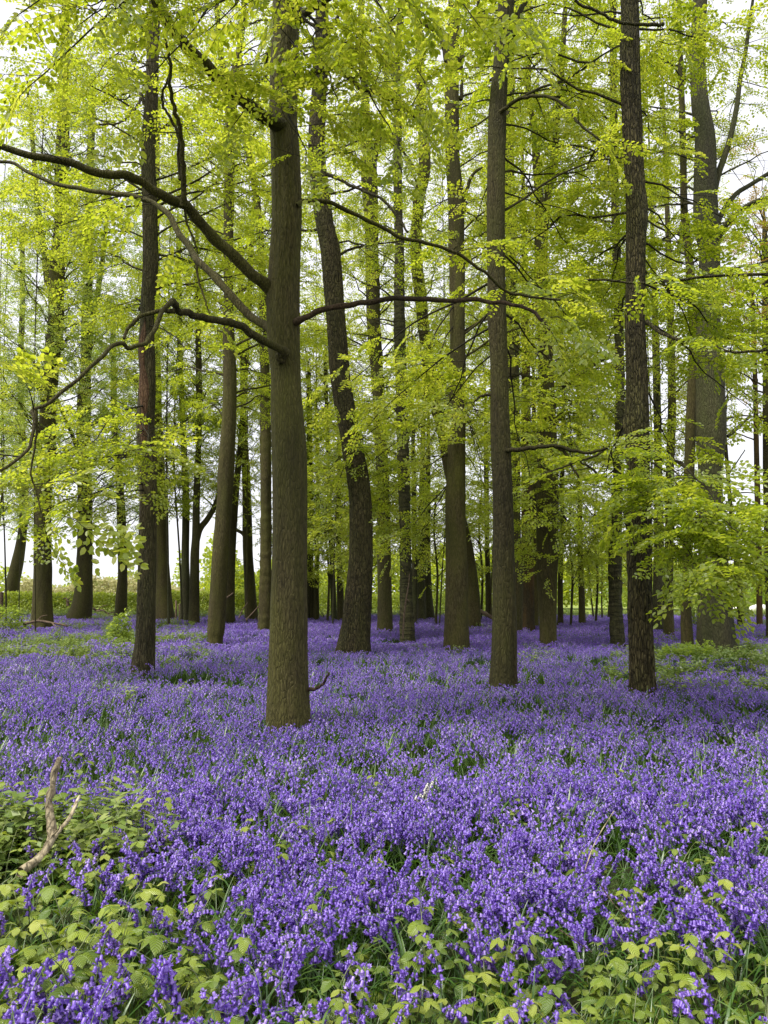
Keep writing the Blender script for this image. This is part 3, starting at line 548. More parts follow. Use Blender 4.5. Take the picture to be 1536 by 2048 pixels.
tree('big_right', 'thickest old oak at the right, pale trunk with a swollen foot behind ferns', 1292,
     [(1433, 1292, 74), (1431, 1240, 68), (1430, 1190, 64), (1426, 1120, 56), (1422, 1050, 47), (1421, 950, 45), (1422, 900, 52), (1423, 850, 58), (1421, 780, 55), (1418, 700, 50), (1417, 600, 42), (1419, 500, 40), (1412, 450, 46), (1410, 350, 43), (1410, 275, 37), (1399, 200, 32), (1395, 100, 28), (1400, 0, 26), (1402, -60, 24)],
     bark='grey_bark', dkind='plain', hi=1, H=21, name='oak_tree',
     forks=[([(1425, 400), (1436, 350), (1450, 310), (1463, 265), (1474, 210), (1480, 160), (1490, 110), (1500, 40)], 14, 8, .5), ([(1425, 520), (1440, 470), (1460, 440), (1490, 415), (1520, 400), (1550, 392)], 14, 8, -1.0),
            ([(1425, 470), (1442, 430), (1470, 390), (1500, 370), (1540, 345)], 12, 8, 1.0)],
     branches=[B(p=[(1455, 873), (1470, 862), (1485, 848), (1500, 830)], w=(6, 4), leaf=None), B(p=[(1450, 960), (1470, 930), (1490, 900)], w=(3, 2)), B(p=[(1450, 1010), (1470, 990), (1500, 985), (1536, 995)], w=(3, 2))],
     boughs=B(n=12, h0=8.5, h1=18, L=3.2, dens=.5, every=.5))
tree('ring_right', 'small trunk ringed with ridges, left of the right-hand furrowed oak', 1281,
     [(1236, 1281, 28), (1233, 1240, 26), (1230, 1180, 25), (1231, 1100, 24), (1233, 1050, 21), (1236, 950, 18), (1240, 820, 17), (1238, 650, 16), (1232, 480, 15), (1228, 300, 13), (1226, 100, 12), (1225, -60, 11)],
     bark='banded', dkind='banded', hi=1, H=19, name='cherry_tree', boughs=B(n=12, h0=4.6, h1=17, L=3.6, dens=.6, az=(20, 200), aim=[(1000, 1170, 1120, 19, .3), (960, 1300, 1090, 19.5, .3), (900, 1150, 1020, 18.5, .3), (1020, 1040, 1130, 20, .3)]))
tree('ring_mid', 'narrow trunk with cross ridges, a thin stick leaning on it', 1268,
     [(813, 1268, 28), (812, 1200, 25), (811, 1100, 22), (809, 1000, 22), (806, 900, 22), (803, 800, 22), (801, 730, 22), (799, 650, 21), (799, 500, 18), (797, 450, 17), (795, 350, 17), (795, 250, 15), (793, 150, 13), (797, 80, 12), (806, 0, 10), (812, -60, 10)],
     bark='banded', dkind='banded', hi=1, H=24, name='cherry_tree', boughs=B(n=9, h0=5.5, h1=21, L=3.2, dens=.55, az=(110, 215)),
     forks=[([(794, 240), (790, 180), (783, 120), (781, 50), (786, -20)], 10, 7, .3)])
tree('left_of_ring', 'dark trunk rising between the ridged oak and the cross-ridged trunk', 1253,
     [(770, 1253, 31), (769, 1180, 28), (767, 1100, 27), (766, 1000, 26), (763, 900, 25), (757, 800, 25), (751, 700, 27), (746, 620, 28), (744, 500, 27), (742, 420, 28), (738, 350, 32), (737, 300, 22), (732, 220, 16), (726, 120, 14), (722, 20, 13), (720, -60, 12)],
     bark='dark_bark', H=24, hi=1, forks=[([(738, 345), (752, 300), (765, 240), (772, 170), (775, 90)], 15, 8, 1)], boughs=B(n=14, h0=6.5, h1=22, L=3.8, dens=.5, aim=[(960, 650, 1070, 21, .3), (1020, 700, 1130, 22, .3), (900, 640, 980, 20.5, .3), (980, 740, 1060, 22, .3), (1040, 830, 1120, 22.5, .3), (860, 690, 900, 21, .3)]))
tree('far_left_a', 'dark trunk leaning right at the far left edge of the wood', 1222,
     [(18, 1222, 27), (22, 1190, 26), (27, 1160, 25), (38, 1110, 21), (46, 1050, 17), (48, 990, 17), (46, 920, 15), (42, 800, 12), (42, 700, 11), (45, 600, 10), (44, 450, 9)], bark='dark_bark', H=19,
     boughs=B(n=24, h0=5, h1=17, L=3.6, dens=.6), leaf='cool')
tree('far_left_b', 'broad brown trunk at far left with twigs lying at its foot', 1247,
     [(84, 1247, 41), (84, 1200, 37), (85, 1150, 35), (86, 1080, 33), (87, 1000, 31), (93, 900, 33), (98, 800, 29), (106, 700, 31), (111, 650, 30), (113, 575, 30), (115, 520, 30), (123, 450, 27), (123, 350, 25), (126, 275, 24), (128, 200, 20), (130, 100, 16), (132, -30, 14)],
     bark='bark', H=25, hi=1, boughs=B(n=32, h0=6, h1=22, L=4, dens=.5), leaf='cool', forks=[([(96, 570), (88, 500), (75, 420), (70, 340), (62, 250)], 14, 8, 1)])
tree('far_left_c', 'flared trunk at left with leafy shoots hugging it', 1233,
     [(158, 1233, 47), (164, 1210, 40), (167, 1180, 35), (169, 1130, 31), (170, 1080, 29), (170, 1000, 28), (167, 900, 27), (168, 800, 26), (172, 740, 21), (173, 650, 20), (176, 550, 18), (178, 420, 16), (182, 280, 14), (186, 150, 12)],
     bark='dark_bark', H=24, hugs=60, boughs=B(n=30, h0=5, h1=22, L=4, dens=.5), leaf='cool',
     forks=[([(160, 920), (148, 880), (132, 840), (115, 800)], 9, 5, -2), ([(176, 700), (190, 620), (205, 520), (215, 420)], 12, 7, 1)])
tree('far_left_d', 'short-looking slim trunk alone against the yellow field', 1230,
     [(242, 1230, 25), (243, 1190, 22), (245, 1150, 19), (244, 1100, 18), (242, 1020, 17), (238, 950, 15), (231, 880, 14), (228, 800, 12), (226, 650, 10)], bark='dark_bark', H=18, boughs=B(n=16, h0=4.5, h1=16, L=3.4, dens=.5), leaf='cool')
tree('behind_scar', 'broad trunk with curling ivy stems just behind the scarred tree', 1233,
     [(330, 1233, 37), (327, 1190, 31), (325, 1140, 27), (322, 1080, 25), (320, 1000, 25), (316, 900, 22), (314, 800, 18), (312, 600, 16), (312, 400, 14), (314, 200, 12)], bark='bark', H=24, hugs=14, boughs=B(n=28, h0=7, h1=22, L=3.8, dens=.45), leaf='cool')
tree('twin_pale', 'slim pale trunk touching its darker forked neighbour', 1235,
     [(371, 1235, 21), (371, 1180, 18), (371, 1100, 15), (372, 1000, 14), (368, 900, 12), (362, 750, 11), (360, 640, 10), (356, 480, 9)], bark='grey_bark', H=21, boughs=B(n=14, h0=7, h1=19, L=3, dens=.45), leaf='beech')
tree('twin_fork', 'dark trunk splitting low into an upright stem and a slanting limb', 1241,
     [(388, 1241, 22), (389, 1180, 20), (390, 1110, 18), (392, 1070, 16), (393, 1000, 14), (397, 900, 12), (398, 800, 12), (397, 700, 12), (394, 560, 10)], bark='dark_bark', H=21,
     forks=[([(392, 1085), (400, 1058), (415, 1038), (428, 1015), (437, 985), (442, 930)], 14, 8, .8)], boughs=B(n=14, h0=7.5, h1=19, L=3, dens=.45))
tree('thin_by_lean', 'thin trunk slanting close behind the gently bending beech', 1237,
     [(459, 1237, 21), (461, 1150, 17), (466, 1060, 15), (472, 980, 14), (480, 900, 12), (488, 800, 11), (496, 650, 10), (505, 450, 9)], bark='dark_bark', H=21, boughs=B(n=12, h0=7.5, h1=19, L=3, dens=.45))
tree('mossy', 'short mossy trunk with a side limb, between thin trunks and the field', 1232,
     [(503, 1232, 26), (500, 1180, 22), (497, 1120, 20), (495, 1060, 20), (494, 1000, 18), (491, 920, 15), (488, 850, 13), (484, 700, 11), (480, 500, 10)], bark='bark', H=21, hugs=25,
     forks=[([(497, 1100), (488, 1070), (474, 1060), (462, 1048)], 9, 5, .5)], boughs=B(n=14, h0=6.5, h1=19, L=3.2, dens=.5))
tree('beside_main', 'grey trunk pressed against the left side of the stout front beech', 1254,
     [(529, 1254, 26), (530, 1200, 24), (531, 1130, 22), (532, 1050, 21), (532, 950, 21), (531, 850, 21), (530, 750, 19), (528, 650, 17), (525, 560, 15), (518, 440, 13), (505, 340, 12), (492, 250, 11), (480, 120, 10)], bark='bark', dkind='banded', H=22, hi=1, boughs=B(n=12, h0=8, h1=20, L=3, dens=.5))
for k, (key, lab, y, nd, bk) in enumerate([
    ('t25a', 'thin far trunk, first of the slim pair right of the stout front beech', 1232, [(624, 1232, 10), (623, 1150, 9), (622, 1000, 8), (620, 800, 7)], 'dark_bark'),
    ('t25b', 'thin far trunk, second of the slim pair right of the stout front beech', 1232, [(634, 1232, 10), (634, 1150, 8), (636, 1000, 8), (633, 850, 7)], 'dark_bark'),
    ('t25c', 'sliver of a far trunk peeping beside the stout front beech', 1232, [(615, 1232, 12), (617, 1100, 11), (619, 950, 10), (617, 780, 8)], 'grey_bark'),
    ('t26a', 'pale slim far trunk left of the ridged oak foot', 1233, [(668, 1233, 12), (665, 1150, 10), (660, 1050, 9), (656, 900, 8), (650, 700, 7)], 'grey_bark'),
    ('t26b', 'darker far trunk touching the ridged oak foot', 1234, [(681, 1234, 15), (680, 1150, 12), (677, 1080, 11), (678, 950, 9)], 'dark_bark'),
    ('t24a', 'smooth far trunk right of the cross-ridged trunk, first of three', 1240, [(829, 1240, 12), (829, 1150, 11), (828, 1000, 9), (826, 850, 8)], 'grey_bark'),
    ('t24b', 'smooth far trunk, middle of the three behind the cross-ridged trunk', 1234, [(843, 1234, 17), (841, 1150, 15), (842, 1060, 13), (846, 900, 11)], 'grey_bark'),
    ('t24c', 'flared far trunk, last of the three behind the cross-ridged trunk', 1233, [(860, 1233, 19), (856, 1180, 15), (854, 1100, 13), (856, 950, 11)], 'grey_bark'),
    ('t22', 'thin far trunk seen between the two straight middle beeches', 1232, [(978, 1232, 15), (977, 1170, 12), (974, 1080, 10), (972, 900, 9)], 'dark_bark'),
    ('t11a', 'rusty orange-footed trunk behind the forked beech', 1249, [(1056, 1249, 27), (1056, 1200, 25), (1055, 1100, 24), (1054, 980, 21), (1052, 800, 18), (1050, 600, 15)], 'rust_bark'),
    ('t11b', 'narrow trunk squeezed between the rusty trunk and the forked beech', 1245, [(1071, 1245, 13), (1071, 1150, 12), (1069, 1000, 10), (1068, 850, 9)], 'bark'),
    ('t23', 'dark ivy-clad far trunk just right of the forked beech foot', 1242, [(1121, 1242, 12), (1121, 1150, 10), (1124, 1000, 9), (1126, 850, 8)], 'dark_bark'),
    ('t21', 'slim far trunk in the bright gap right of the forked beech', 1243, [(1164, 1243, 14), (1163, 1180, 12), (1160, 1080, 11), (1158, 900, 10)], 'bark'),
    ('t17', 'stubby trunk close behind the furrowed oak on its right', 1252, [(1316, 1252, 22), (1317, 1180, 21), (1318, 1080, 18), (1316, 900, 15), (1312, 700, 14)], 'grey_bark'),
    ('t16', 'middle trunk of the three between the furrowed oak and old oak', 1265, [(1338, 1265, 21), (1337, 1200, 18), (1338, 1100, 17), (1340, 950, 16), (1344, 800, 15), (1340, 600, 13)], 'bark'),
    ('t15', 'tall trunk standing close to the left side of the old oak', 1288, [(1375, 1288, 24), (1372, 1220, 20), (1374, 1120, 18), (1376, 1000, 19), (1382, 850, 21), (1387, 700, 18), (1382, 560, 16), (1369, 430, 14), (1366, 300, 13), (1362, 150, 11)], 'bark'),
    ('t18', 'bare slim trunk leaning left against the sky right of the old oak', 1246, [(1482, 1246, 14), (1478, 1180, 12), (1470, 1100, 9), (1460, 1000, 8), (1452, 900, 7), (1440, 750, 6)], 'dark_bark'),
    ('t19', 'straight bare slim trunk at the right with a reddish foot', 1247, [(1519, 1247, 11), (1518, 1150, 11), (1516, 1050, 11), (1513, 900, 10), (1510, 750, 9), (1505, 600, 8)], 'rust_bark'),
    ('t20', 'dark trunk cut by the right edge of the picture', 1262, [(1541, 1262, 16), (1538, 1150, 16), (1536, 1000, 17), (1534, 850, 16), (1533, 700, 14), (1530, 500, 12)], 'dark_bark')]):
    bare = key in ('t18', 't19', 't20')
    mid = key in ('t15', 't16', 't17', 't11a')
    tree(key, lab, y, nd, bark=bk, H=22 if mid else (14 + (k * 7) % 7), name='beech_tree' if not bare else 'ash_tree', hi=1 if mid else 0,
         boughs=B(k=2.0, n=9 if mid else 16, h0=7.5 if bare else 3.2 if not mid else 4.2, h1=20 if mid else 15, L=3.4, dens=.30 if bare else .62, every=.5 if bare else .4),
         leaf='bronze' if key == 't20' else 'beech_far' if k % 3 == 0 else 'beech')
# slim trees that thicken the far side of the wood
rf = random.Random(21); nfill = 0
used = []
while nfill < 17:
    Dq = rf.uniform(24, 46); px = rf.uniform(-90, 1620)
    if px > 560 and rf.random() < .6: continue
    if 1440 < px: continue
    if any(abs(px - u) < 22 for u in used): continue
    used.append(px); p = at(px, 1188, Dq); w = rf.uniform(.05, .11) / (Dq / F); yb = HZ + (CAMZ - .3) * F / Dq
    lean = rf.uniform(-25, 25)
    tree('fill%d' % nfill, 'slender leafy tree among others on the far side of the wood', yb, [(px, yb, w), (px + lean * .3, yb - 130, w * .85), (px + lean, yb - 330, w * .7), (px + lean * .6, yb - 520, w * .5)], D=Dq,
         bark=rf.choice(['dark_bark', 'bark', 'grey_bark']), H=rf.uniform(19, 27), name='young_tree', group='slender trees on the far side of the wood',
         boughs=B(n=22, k=1.9, h0=2.4 if px > 560 else 4.6, h1=23, pw=1.35, L=rf.uniform(2.8, 4.0), dens=.6, every=.42), leaf=rf.choice(['beech', 'beech_far', 'cool' if px < 500 else 'beech']), tone=rf.uniform(-.12, .12))
    nfill += 1
print('leaves', sum(t['nl'] for t in TREES.values()))

# scar of bare wood on the gnarled beech, and the black knot on the stout beech
def trunk_patch(T, z0, z1, half, az, mat, name, wob=.3):
    Q = T['Q']; sel = np.where((Q[:, 2] >= z0) & (Q[:, 2] <= z1))[0][::2]; n = len(sel); m = 13; V = []
    for i, k in enumerate(sel):
        t = i / (n - 1); wdt = half * (math.sin(math.pi * min(1, t * 1.02)) ** .5 + .05) * (1 + wob * math.sin(t * 17)) ; c = az + .25 * math.sin(t * 7)
        for j in range(m):
            a = c + wdt * (j / (m - 1) * 2 - 1); e = 1 - abs(j / (m - 1) * 2 - 1) ** 3
            rr = Q[k, 3] * (1.06 + .09 * e * (.6 + .8 * float(vnoise(np.array([[j * .8, t * 22, 3.]]))[0]))) + .004 - .03 * (1 - e)
            V.append([Q[k, 0] + rr * math.cos(a), Q[k, 1] + rr * math.sin(a), Q[k, 2]])
    q = [[i * m + j, i * m + j + 1, (i + 1) * m + j + 1, (i + 1) * m + j] for i in range(n - 1) for j in range(m - 1)]
    me = np_mesh(name, np.array(V) - T['base'], [np.array(q)], [M[mat]], smooth=True); return link(name, me, T['root'])
T = TREES['slim_left']; trunk_patch(T, at(290, 905, T['D'])[2], at(290, 640, T['D'])[2], .62, -math.pi / 2 - .1, 'scar', 'bare_wood_scar')
def blob(name, c, r, mat, parent, base, seed=0, n=24):
    th = np.linspace(0, math.pi, n)[:, None]; ph = np.linspace(0, 2 * math.pi, n * 2, endpoint=False)[None, :]
    D_ = np.stack([np.sin(th) * np.cos(ph), np.sin(th) * np.sin(ph), np.cos(th) + 0 * ph], -1); k = 1 + .35 * (vnoise(D_ * 2.2 + seed) - .5) + .16 * (vnoise(D_ * 6 + seed) - .5)
    V = (D_ * k[..., None] * np.array(r) + np.array(c)).reshape(-1, 3); m = n * 2
    q = [[i * m + j, (i + 1) * m + j, (i + 1) * m + (j + 1) % m, i * m + (j + 1) % m] for i in range(n - 1) for j in range(m)]
    return link(name, np_mesh(name, V - base, [np.array(q)], [M[mat]], smooth=True), parent)
T = TREES['main']; c = at(562, 712, T['D'] - .17)
blob('knot', c, (.05, .05, .085), 'dark_bark', T['root'], T['base'], 3)

# ================================================================== GROUND
def grid(name, xs, ys, zf, mat):
    X, Y = np.meshgrid(xs, ys); Z = zf(X, Y); V = np.stack([X, Y, Z], -1).reshape(-1, 3); nx, ny = len(xs), len(ys)
    i = np.arange(ny - 1)[:, None] * nx + np.arange(nx - 1)[None, :]
    return link(name, np_mesh(name, V, [np.stack([i, i + 1, i + nx + 1, i + nx], -1).reshape(-1, 4)], [mat], smooth=True))
def gz(x, y):
    return (n2(x, y, .5, 3.1) - .5) * .10 + (n2(x, y, 1.7, 8.3) - .5) * .04
xs = np.concatenate([np.linspace(-60, -12, 60), np.linspace(-11.8, 11.8, 160), np.linspace(12, 60, 60)]); ys = np.concatenate([np.linspace(-12, 0, 30), np.linspace(.15, 14, 110), np.linspace(14.4, 48, 90)])
tag(grid('ground', xs, ys, lambda X, Y: gz(X, Y) - .03, M['soil']), kind='structure')
xs = np.linspace(-900, 900, 90); ys = np.concatenate([np.linspace(-400, -12, 10), np.linspace(0, 46, 8), np.linspace(50, 1200, 80)])
def fz(X, Y):
    z = (n2(X, Y, .02, 2.) - .5) * 1.0 - .25 + np.where((Y > 46), np.clip((Y - 60) * .002, 0, 2.0), 0) - np.where(Y < 47, .5, 0)
    return z - np.clip((n2(X, Y, .02, 2.) - .5), 0, 1) * .5
tag(grid('field', xs, ys, fz, M['field']), kind='structure')

# ================================================================== FLOWERS
def bell_geo(g, p, d, L, lod, r, mi=0):
    """nodding bell: p = top, d = hanging direction"""
    d = nrm(np.asarray(d, float)); ref = np.array([1., 0, 0]) if abs(d[0]) < .8 else np.array([0, 1., 0]); x = nrm(np.cross(d, ref)); y = np.cross(d, x); tone = float(np.clip(r.normal(.5, .27), 0, 1))
    if lod == 0:
        k = 6; th = np.arange(k) * 2 * math.pi / k + r.random(); c, s = np.cos(th)[:, None], np.sin(th)[:, None]; ring = lambda rad, z: p + d * z * L + (x * c + y * s) * rad * L
        V = np.vstack([ring(.06, 0), ring(.24, .10), ring(.25, .55), ring(.33, .80)]); q = []
        for a in range(3):
            for j in range(k): q.append([a * k + j, a * k + (j + 1) % k, (a + 1) * k + (j + 1) % k, (a + 1) * k + j])
        th2 = th + math.pi / k; c2, s2 = np.cos(th2)[:, None], np.sin(th2)[:, None]
        m1 = p + d * .93 * L + (x * c2 + y * s2) * .46 * L; m2 = p + d * .76 * L + (x * c2 + y * s2) * .66 * L
        V = np.vstack([V, m1, m2]); t = []
        for j in range(k):
            a, b, e, f = 18 + j, 18 + (j + 1) % k, 24 + j, 30 + j; t += [[a, b, e], [a, e, f], [e, b, f]]
        g.add(V, q, t, mi, tone)
    elif lod == 1:
        k = 4; th = np.arange(k) * 2 * math.pi / k + r.random(); c, s = np.cos(th)[:, None], np.sin(th)[:, None]; ring = lambda rad, z: p + d * z * L + (x * c + y * s) * rad * L
        V = np.vstack([ring(.10, 0), ring(.27, .5), ring(.52, .88)]); q = [[a * k + j, a * k + (j + 1) % k, (a + 1) * k + (j + 1) % k, (a + 1) * k + j] for a in range(2) for j in range(k)]
        g.add(V, q, None, mi, tone)
    else:
        k = 3; th = np.arange(k) * 2 * math.pi / k + r.random(); c, s = np.cos(th)[:, None], np.sin(th)[:, None]
        V = np.vstack([p[None, :], p + d * L + (x * c + y * s) * .5 * L]); g.add(V, None, [[0, 1 + j, 1 + (j + 1) % k] for j in range(k)], mi, tone)
def strap_geo(g, p, az, L, w, r, mi=0, n=6, lift=1.0):
    d = np.array([math.cos(az), math.sin(az), 0]); s_ = np.array([-math.sin(az), math.cos(az), 0]); V = []; el = r.uniform(1.0, 1.45) * lift; q = p.copy(); bend = r.uniform(.08, .28)
    for i in range(n + 1):
        t = i / n; wd = w * (.6 + .6 * t) * (1 - t ** 3) + .0006; V += [q - s_ * wd + [0, 0, wd * .35], q.copy(), q + s_ * wd + [0, 0, wd * .35]]
        q = q + (d * math.cos(el) + np.array([0, 0, 1.]) * math.sin(el)) * L / n; el -= bend * (1 + t)
    k = [[i * 3 + a, i * 3 + a + 1, i * 3 + a + 4, i * 3 + a + 3] for i in range(n) for a in (0, 1)]; g.add(np.array(V), k, None, mi, float(np.clip(r.normal(.5, .2), 0, 1)))
def bluebell(seed, lod):
    r = np.random.default_rng(900 + seed); fl, st, lf = Geo(), Geo(), Geo(); H = r.uniform(.27, .40); az = r.random() * 6.28; d = np.array([math.cos(az), math.sin(az), 0]); P = []; p = np.zeros(3); el = 1.5; n = 12; top = seed % 3
    for i in range(n + 1):
        P.append(p.copy()); t = i / n; el -= (.04 if t < .6 else (.16 if top else .34)) * r.uniform(.6, 1.3); p = p + (d * math.cos(el) + np.array([0, 0, 1.]) * math.sin(el)) * H / n
    P = np.array(P); st.tube(P, np.linspace(.0030, .0014, len(P)), 5 if lod == 0 else 3, 0, .5)
    nb = int(r.integers(12, 20)) if lod == 0 else int(r.integers(7, 12)) if lod == 1 else 6; side = 1
    for k in range(nb):
        t = .56 + .44 * (k / (nb - 1)) ; i = min(int(t * n), n - 1); q = P[i] + (P[i + 1] - P[i]) * (t * n - i)
        if k >= nb - 1: q = P[-1]
        a = az + (r.normal(0, .9) if top == 0 else k * 2.4 + r.normal(0, .4)); o = np.array([math.cos(a), math.sin(a), .35]); e = q + o * r.uniform(.006, .014) * (1.25 - .5 * t)
        hang = np.array([math.cos(a) * r.uniform(.15, .6), math.sin(a) * r.uniform(.15, .6), -1.0 if k < nb - 2 else -.35]); L = (.0200 - .006 * max(0, (t - .75) * 3)) * r.uniform(.9, 1.15) * (1, 1.12, 1.7)[lod]
        if lod == 0: st.tube(np.array([q, e + [0, 0, .003], e]), [.0009, .0008, .0008], 3, 0, .5)
        bell_geo(fl, e, hang, L, lod, r)
    for k in range(int(r.integers(3, 6)) if lod < 2 else 2): strap_geo(lf, np.array([r.normal(0, .006), r.normal(0, .006), 0]), r.random() * 6.28, r.uniform(.20, .34), r.uniform(.004, .0075), r, 0, 6 if lod == 0 else 3)
    return fl, st, lf
MF = [M['petal'], M['stem'], M['strap']]
def merge(gs):
    G = Geo()
    for mi, g in enumerate(gs):
        V = np.vstack(g.V); q = np.vstack(g.Q) if g.Q else None; t = np.vstack(g.T) if g.T else None
        if q is not None: G.add(V, q, None, mi, np.concatenate(g.qt));
        if t is not None:
            if q is not None: G.T.append(t + G.n - len(V)); G.tm.append(np.full(len(t), mi)); G.tt.append(np.concatenate(g.tt))
            else:
                G.V.append(V); G.T.append(t + G.n); G.tm.append(np.full(len(t), mi)); G.tt.append(np.concatenate(g.tt)); G.uv.append(np.zeros((len(V), 2))); G.n += len(V)
    return G
def xf(g, R, s, o):
    h = Geo(); h.__dict__ = {k: (list(v) if isinstance(v, list) else v) for k, v in g.__dict__.items()}; h.V = [v @ R.T * s + o for v in g.V]; return h
def clump(seed, n, size, lod):
    r = random.Random(seed); G = Geo()
    protos = [merge(bluebell(50 + k, lod)) for k in range(6)]
    for k in range(n):
        p = protos[r.randrange(6)]; a = r.random() * 6.28; c, s = math.cos(a), math.sin(a); Rz = np.array([[c, -s, 0], [s, c, 0], [0, 0, 1.]]); h = xf(p, Rz, r.uniform(.8, 1.12), np.array([r.uniform(-.5, .5) * size, r.uniform(-.5, .5) * size, 0]))
        V = np.vstack(h.V); sh = r.gauss(0, .12)
        if p.Q: G.Q.append(np.vstack(p.Q) + G.n); G.qm += p.qm; G.qt.append(np.clip(np.concatenate(p.qt) + sh, 0, 1))
        if p.T: G.T.append(np.vstack(p.T) + G.n); G.tm += p.tm; G.tt.append(np.clip(np.concatenate(p.tt) + sh, 0, 1))
        G.V.append(V); G.uv.append(np.zeros((len(V), 2))); G.n += len(V)
    return G

# bramble shoots
def leaflet(g, p, d, up, L, W, r, mi=0, tone=.5):
    d = nrm(d); x = nrm(np.cross(d, up)); u = np.cross(x, d); ts = np.array([0, .12, .26, .42, .58, .74, .88, 1.0]); ws = np.array([.05, .52, .86, 1.0, .93, .70, .36, .0]); V = []; uv = []
    cup, dr = r.uniform(.08, .3), r.uniform(.1, .45)
    for i, (t, w) in enumerate(zip(ts, ws)):
        c = p + d * L * t - u * L * dr * t * t; j = (.05 if i % 2 else -.03) * (0 < i < 7)
        for sgn in (-1, -.55, 0, .55, 1):
            wd = W * .5 * (w + (j if abs(sgn) == 1 else 0)) * sgn; V.append(c + x * wd + u * (cup * abs(wd) - (0.10 * W * abs(sgn) ** 3)) + d * (L * .04 * (1 if (i % 2 and abs(sgn) == 1) else 0))); uv.append([t, sgn * w * .5])
    q = [[i * 5 + a, i * 5 + a + 1, i * 5 + a + 6, i * 5 + a + 5] for i in range(7) for a in range(4)]; g.add(np.array(V), q, None, mi, tone, np.array(uv))
def bramble(seed, simple_=False):
    r = np.random.default_rng(300 + seed); st, lf = Geo(), Geo(); H = r.uniform(.24, .46); az = r.random() * 6.28; d = np.array([math.cos(az), math.sin(az), 0]); p = np.zeros(3); el = r.uniform(1.1, 1.5); P = []; n = 9
    for i in range(n + 1): P.append(p.copy()); el -= r.uniform(-.04, .15); p = p + (d * math.cos(el) + np.array([0, 0, 1.]) * math.sin(el)) * H / n
    P = np.array(P); st.tube(P, np.linspace(.0032, .0016, len(P)), 5, 0, .5); a = r.random() * 6.28
    for i in range(2, n + 1):
        if r.random() < .12 and i < n: continue
        a += 2.4 + r.normal(0, .3); t = i / n; pl = r.uniform(.03, .075) * (1.25 - .6 * t); o = np.array([math.cos(a), math.sin(a), r.uniform(.2, .7) + (.7 if i == n else 0)]); e = P[i] + nrm(o) * pl
        st.tube(np.array([P[i], (P[i] + e) / 2 + [0, 0, .004], e]), [.0013, .0011, .0010], 3, 0, .5); L = r.uniform(.042, .068) * (1.15 - .45 * max(0, t - .6) * 2); tone = float(np.clip(r.normal(.40 + .3 * (t > .8), .17), 0, 1)); up = np.array([r.normal(0, .25), r.normal(0, .25), 1.])
        f = nrm(np.array([o[0], o[1], r.uniform(-.35, .15)])); c = 1.35
        for k, ang in enumerate((0, c, -c)):
            cs, sn = math.cos(ang), math.sin(ang); dd = np.array([f[0] * cs - f[1] * sn, f[0] * sn + f[1] * cs, f[2] + r.normal(0, .1)]); s = 1 if k == 0 else .82
            leaflet(lf, e + (nrm(f) * .008 if k == 0 else 0), dd, up, L * s, L * s * r.uniform(.66, .82), r, 0, float(np.clip(tone + r.normal(0, .05), 0, 1)))
    return st, lf
def herb(seed):
    """low ferny herb for the middle distance"""
    r = np.random.default_rng(700 + seed); G = Geo()
    for k in range(9):
        a = r.random() * 6.28; o = np.array([r.normal(0, .09), r.normal(0, .09), 0]); H = r.uniform(.2, .42); e = o + np.array([math.cos(a) * H * .35, math.sin(a) * H * .35, H]); G.tube(np.array([o, (o + e) / 2 + [0, 0, .03], e]), [.003, .002, .0015], 3, 1, .5)
        m = 15; B_ = []; D_ = []; S_ = []
        for j in range(m):
            t = .45 + .55 * r.random(); b = r.random() * 6.28; B_.append(o + (e - o) * t + r.normal(0, .012, 3)); D_.append([math.cos(b), math.sin(b), r.uniform(-.5, .4)]); S_.append(r.uniform(.045, .085))
        B_ = np.array(B_); D_ = nrm(np.array(D_)); S_ = np.array(S_); V, Q = leaves_np(B_, D_, nrm(np.array([0, 0, 1.]) + r.normal(0, .3, (m, 3))), S_, S_ * .5, 1, r); G.add(V, Q, None, 0, np.clip(r.normal(.5, .22, m), 0, 1))
    return G
def grass_tuft(seed):
    r = np.random.default_rng(800 + seed); G = Geo()
    for k in range(9): strap_geo(G, np.array([r.normal(0, .03), r.normal(0, .03), 0]), r.random() * 6.28, r.uniform(.18, .36), r.uniform(.0015, .0045), r, 0, 4)
    return G

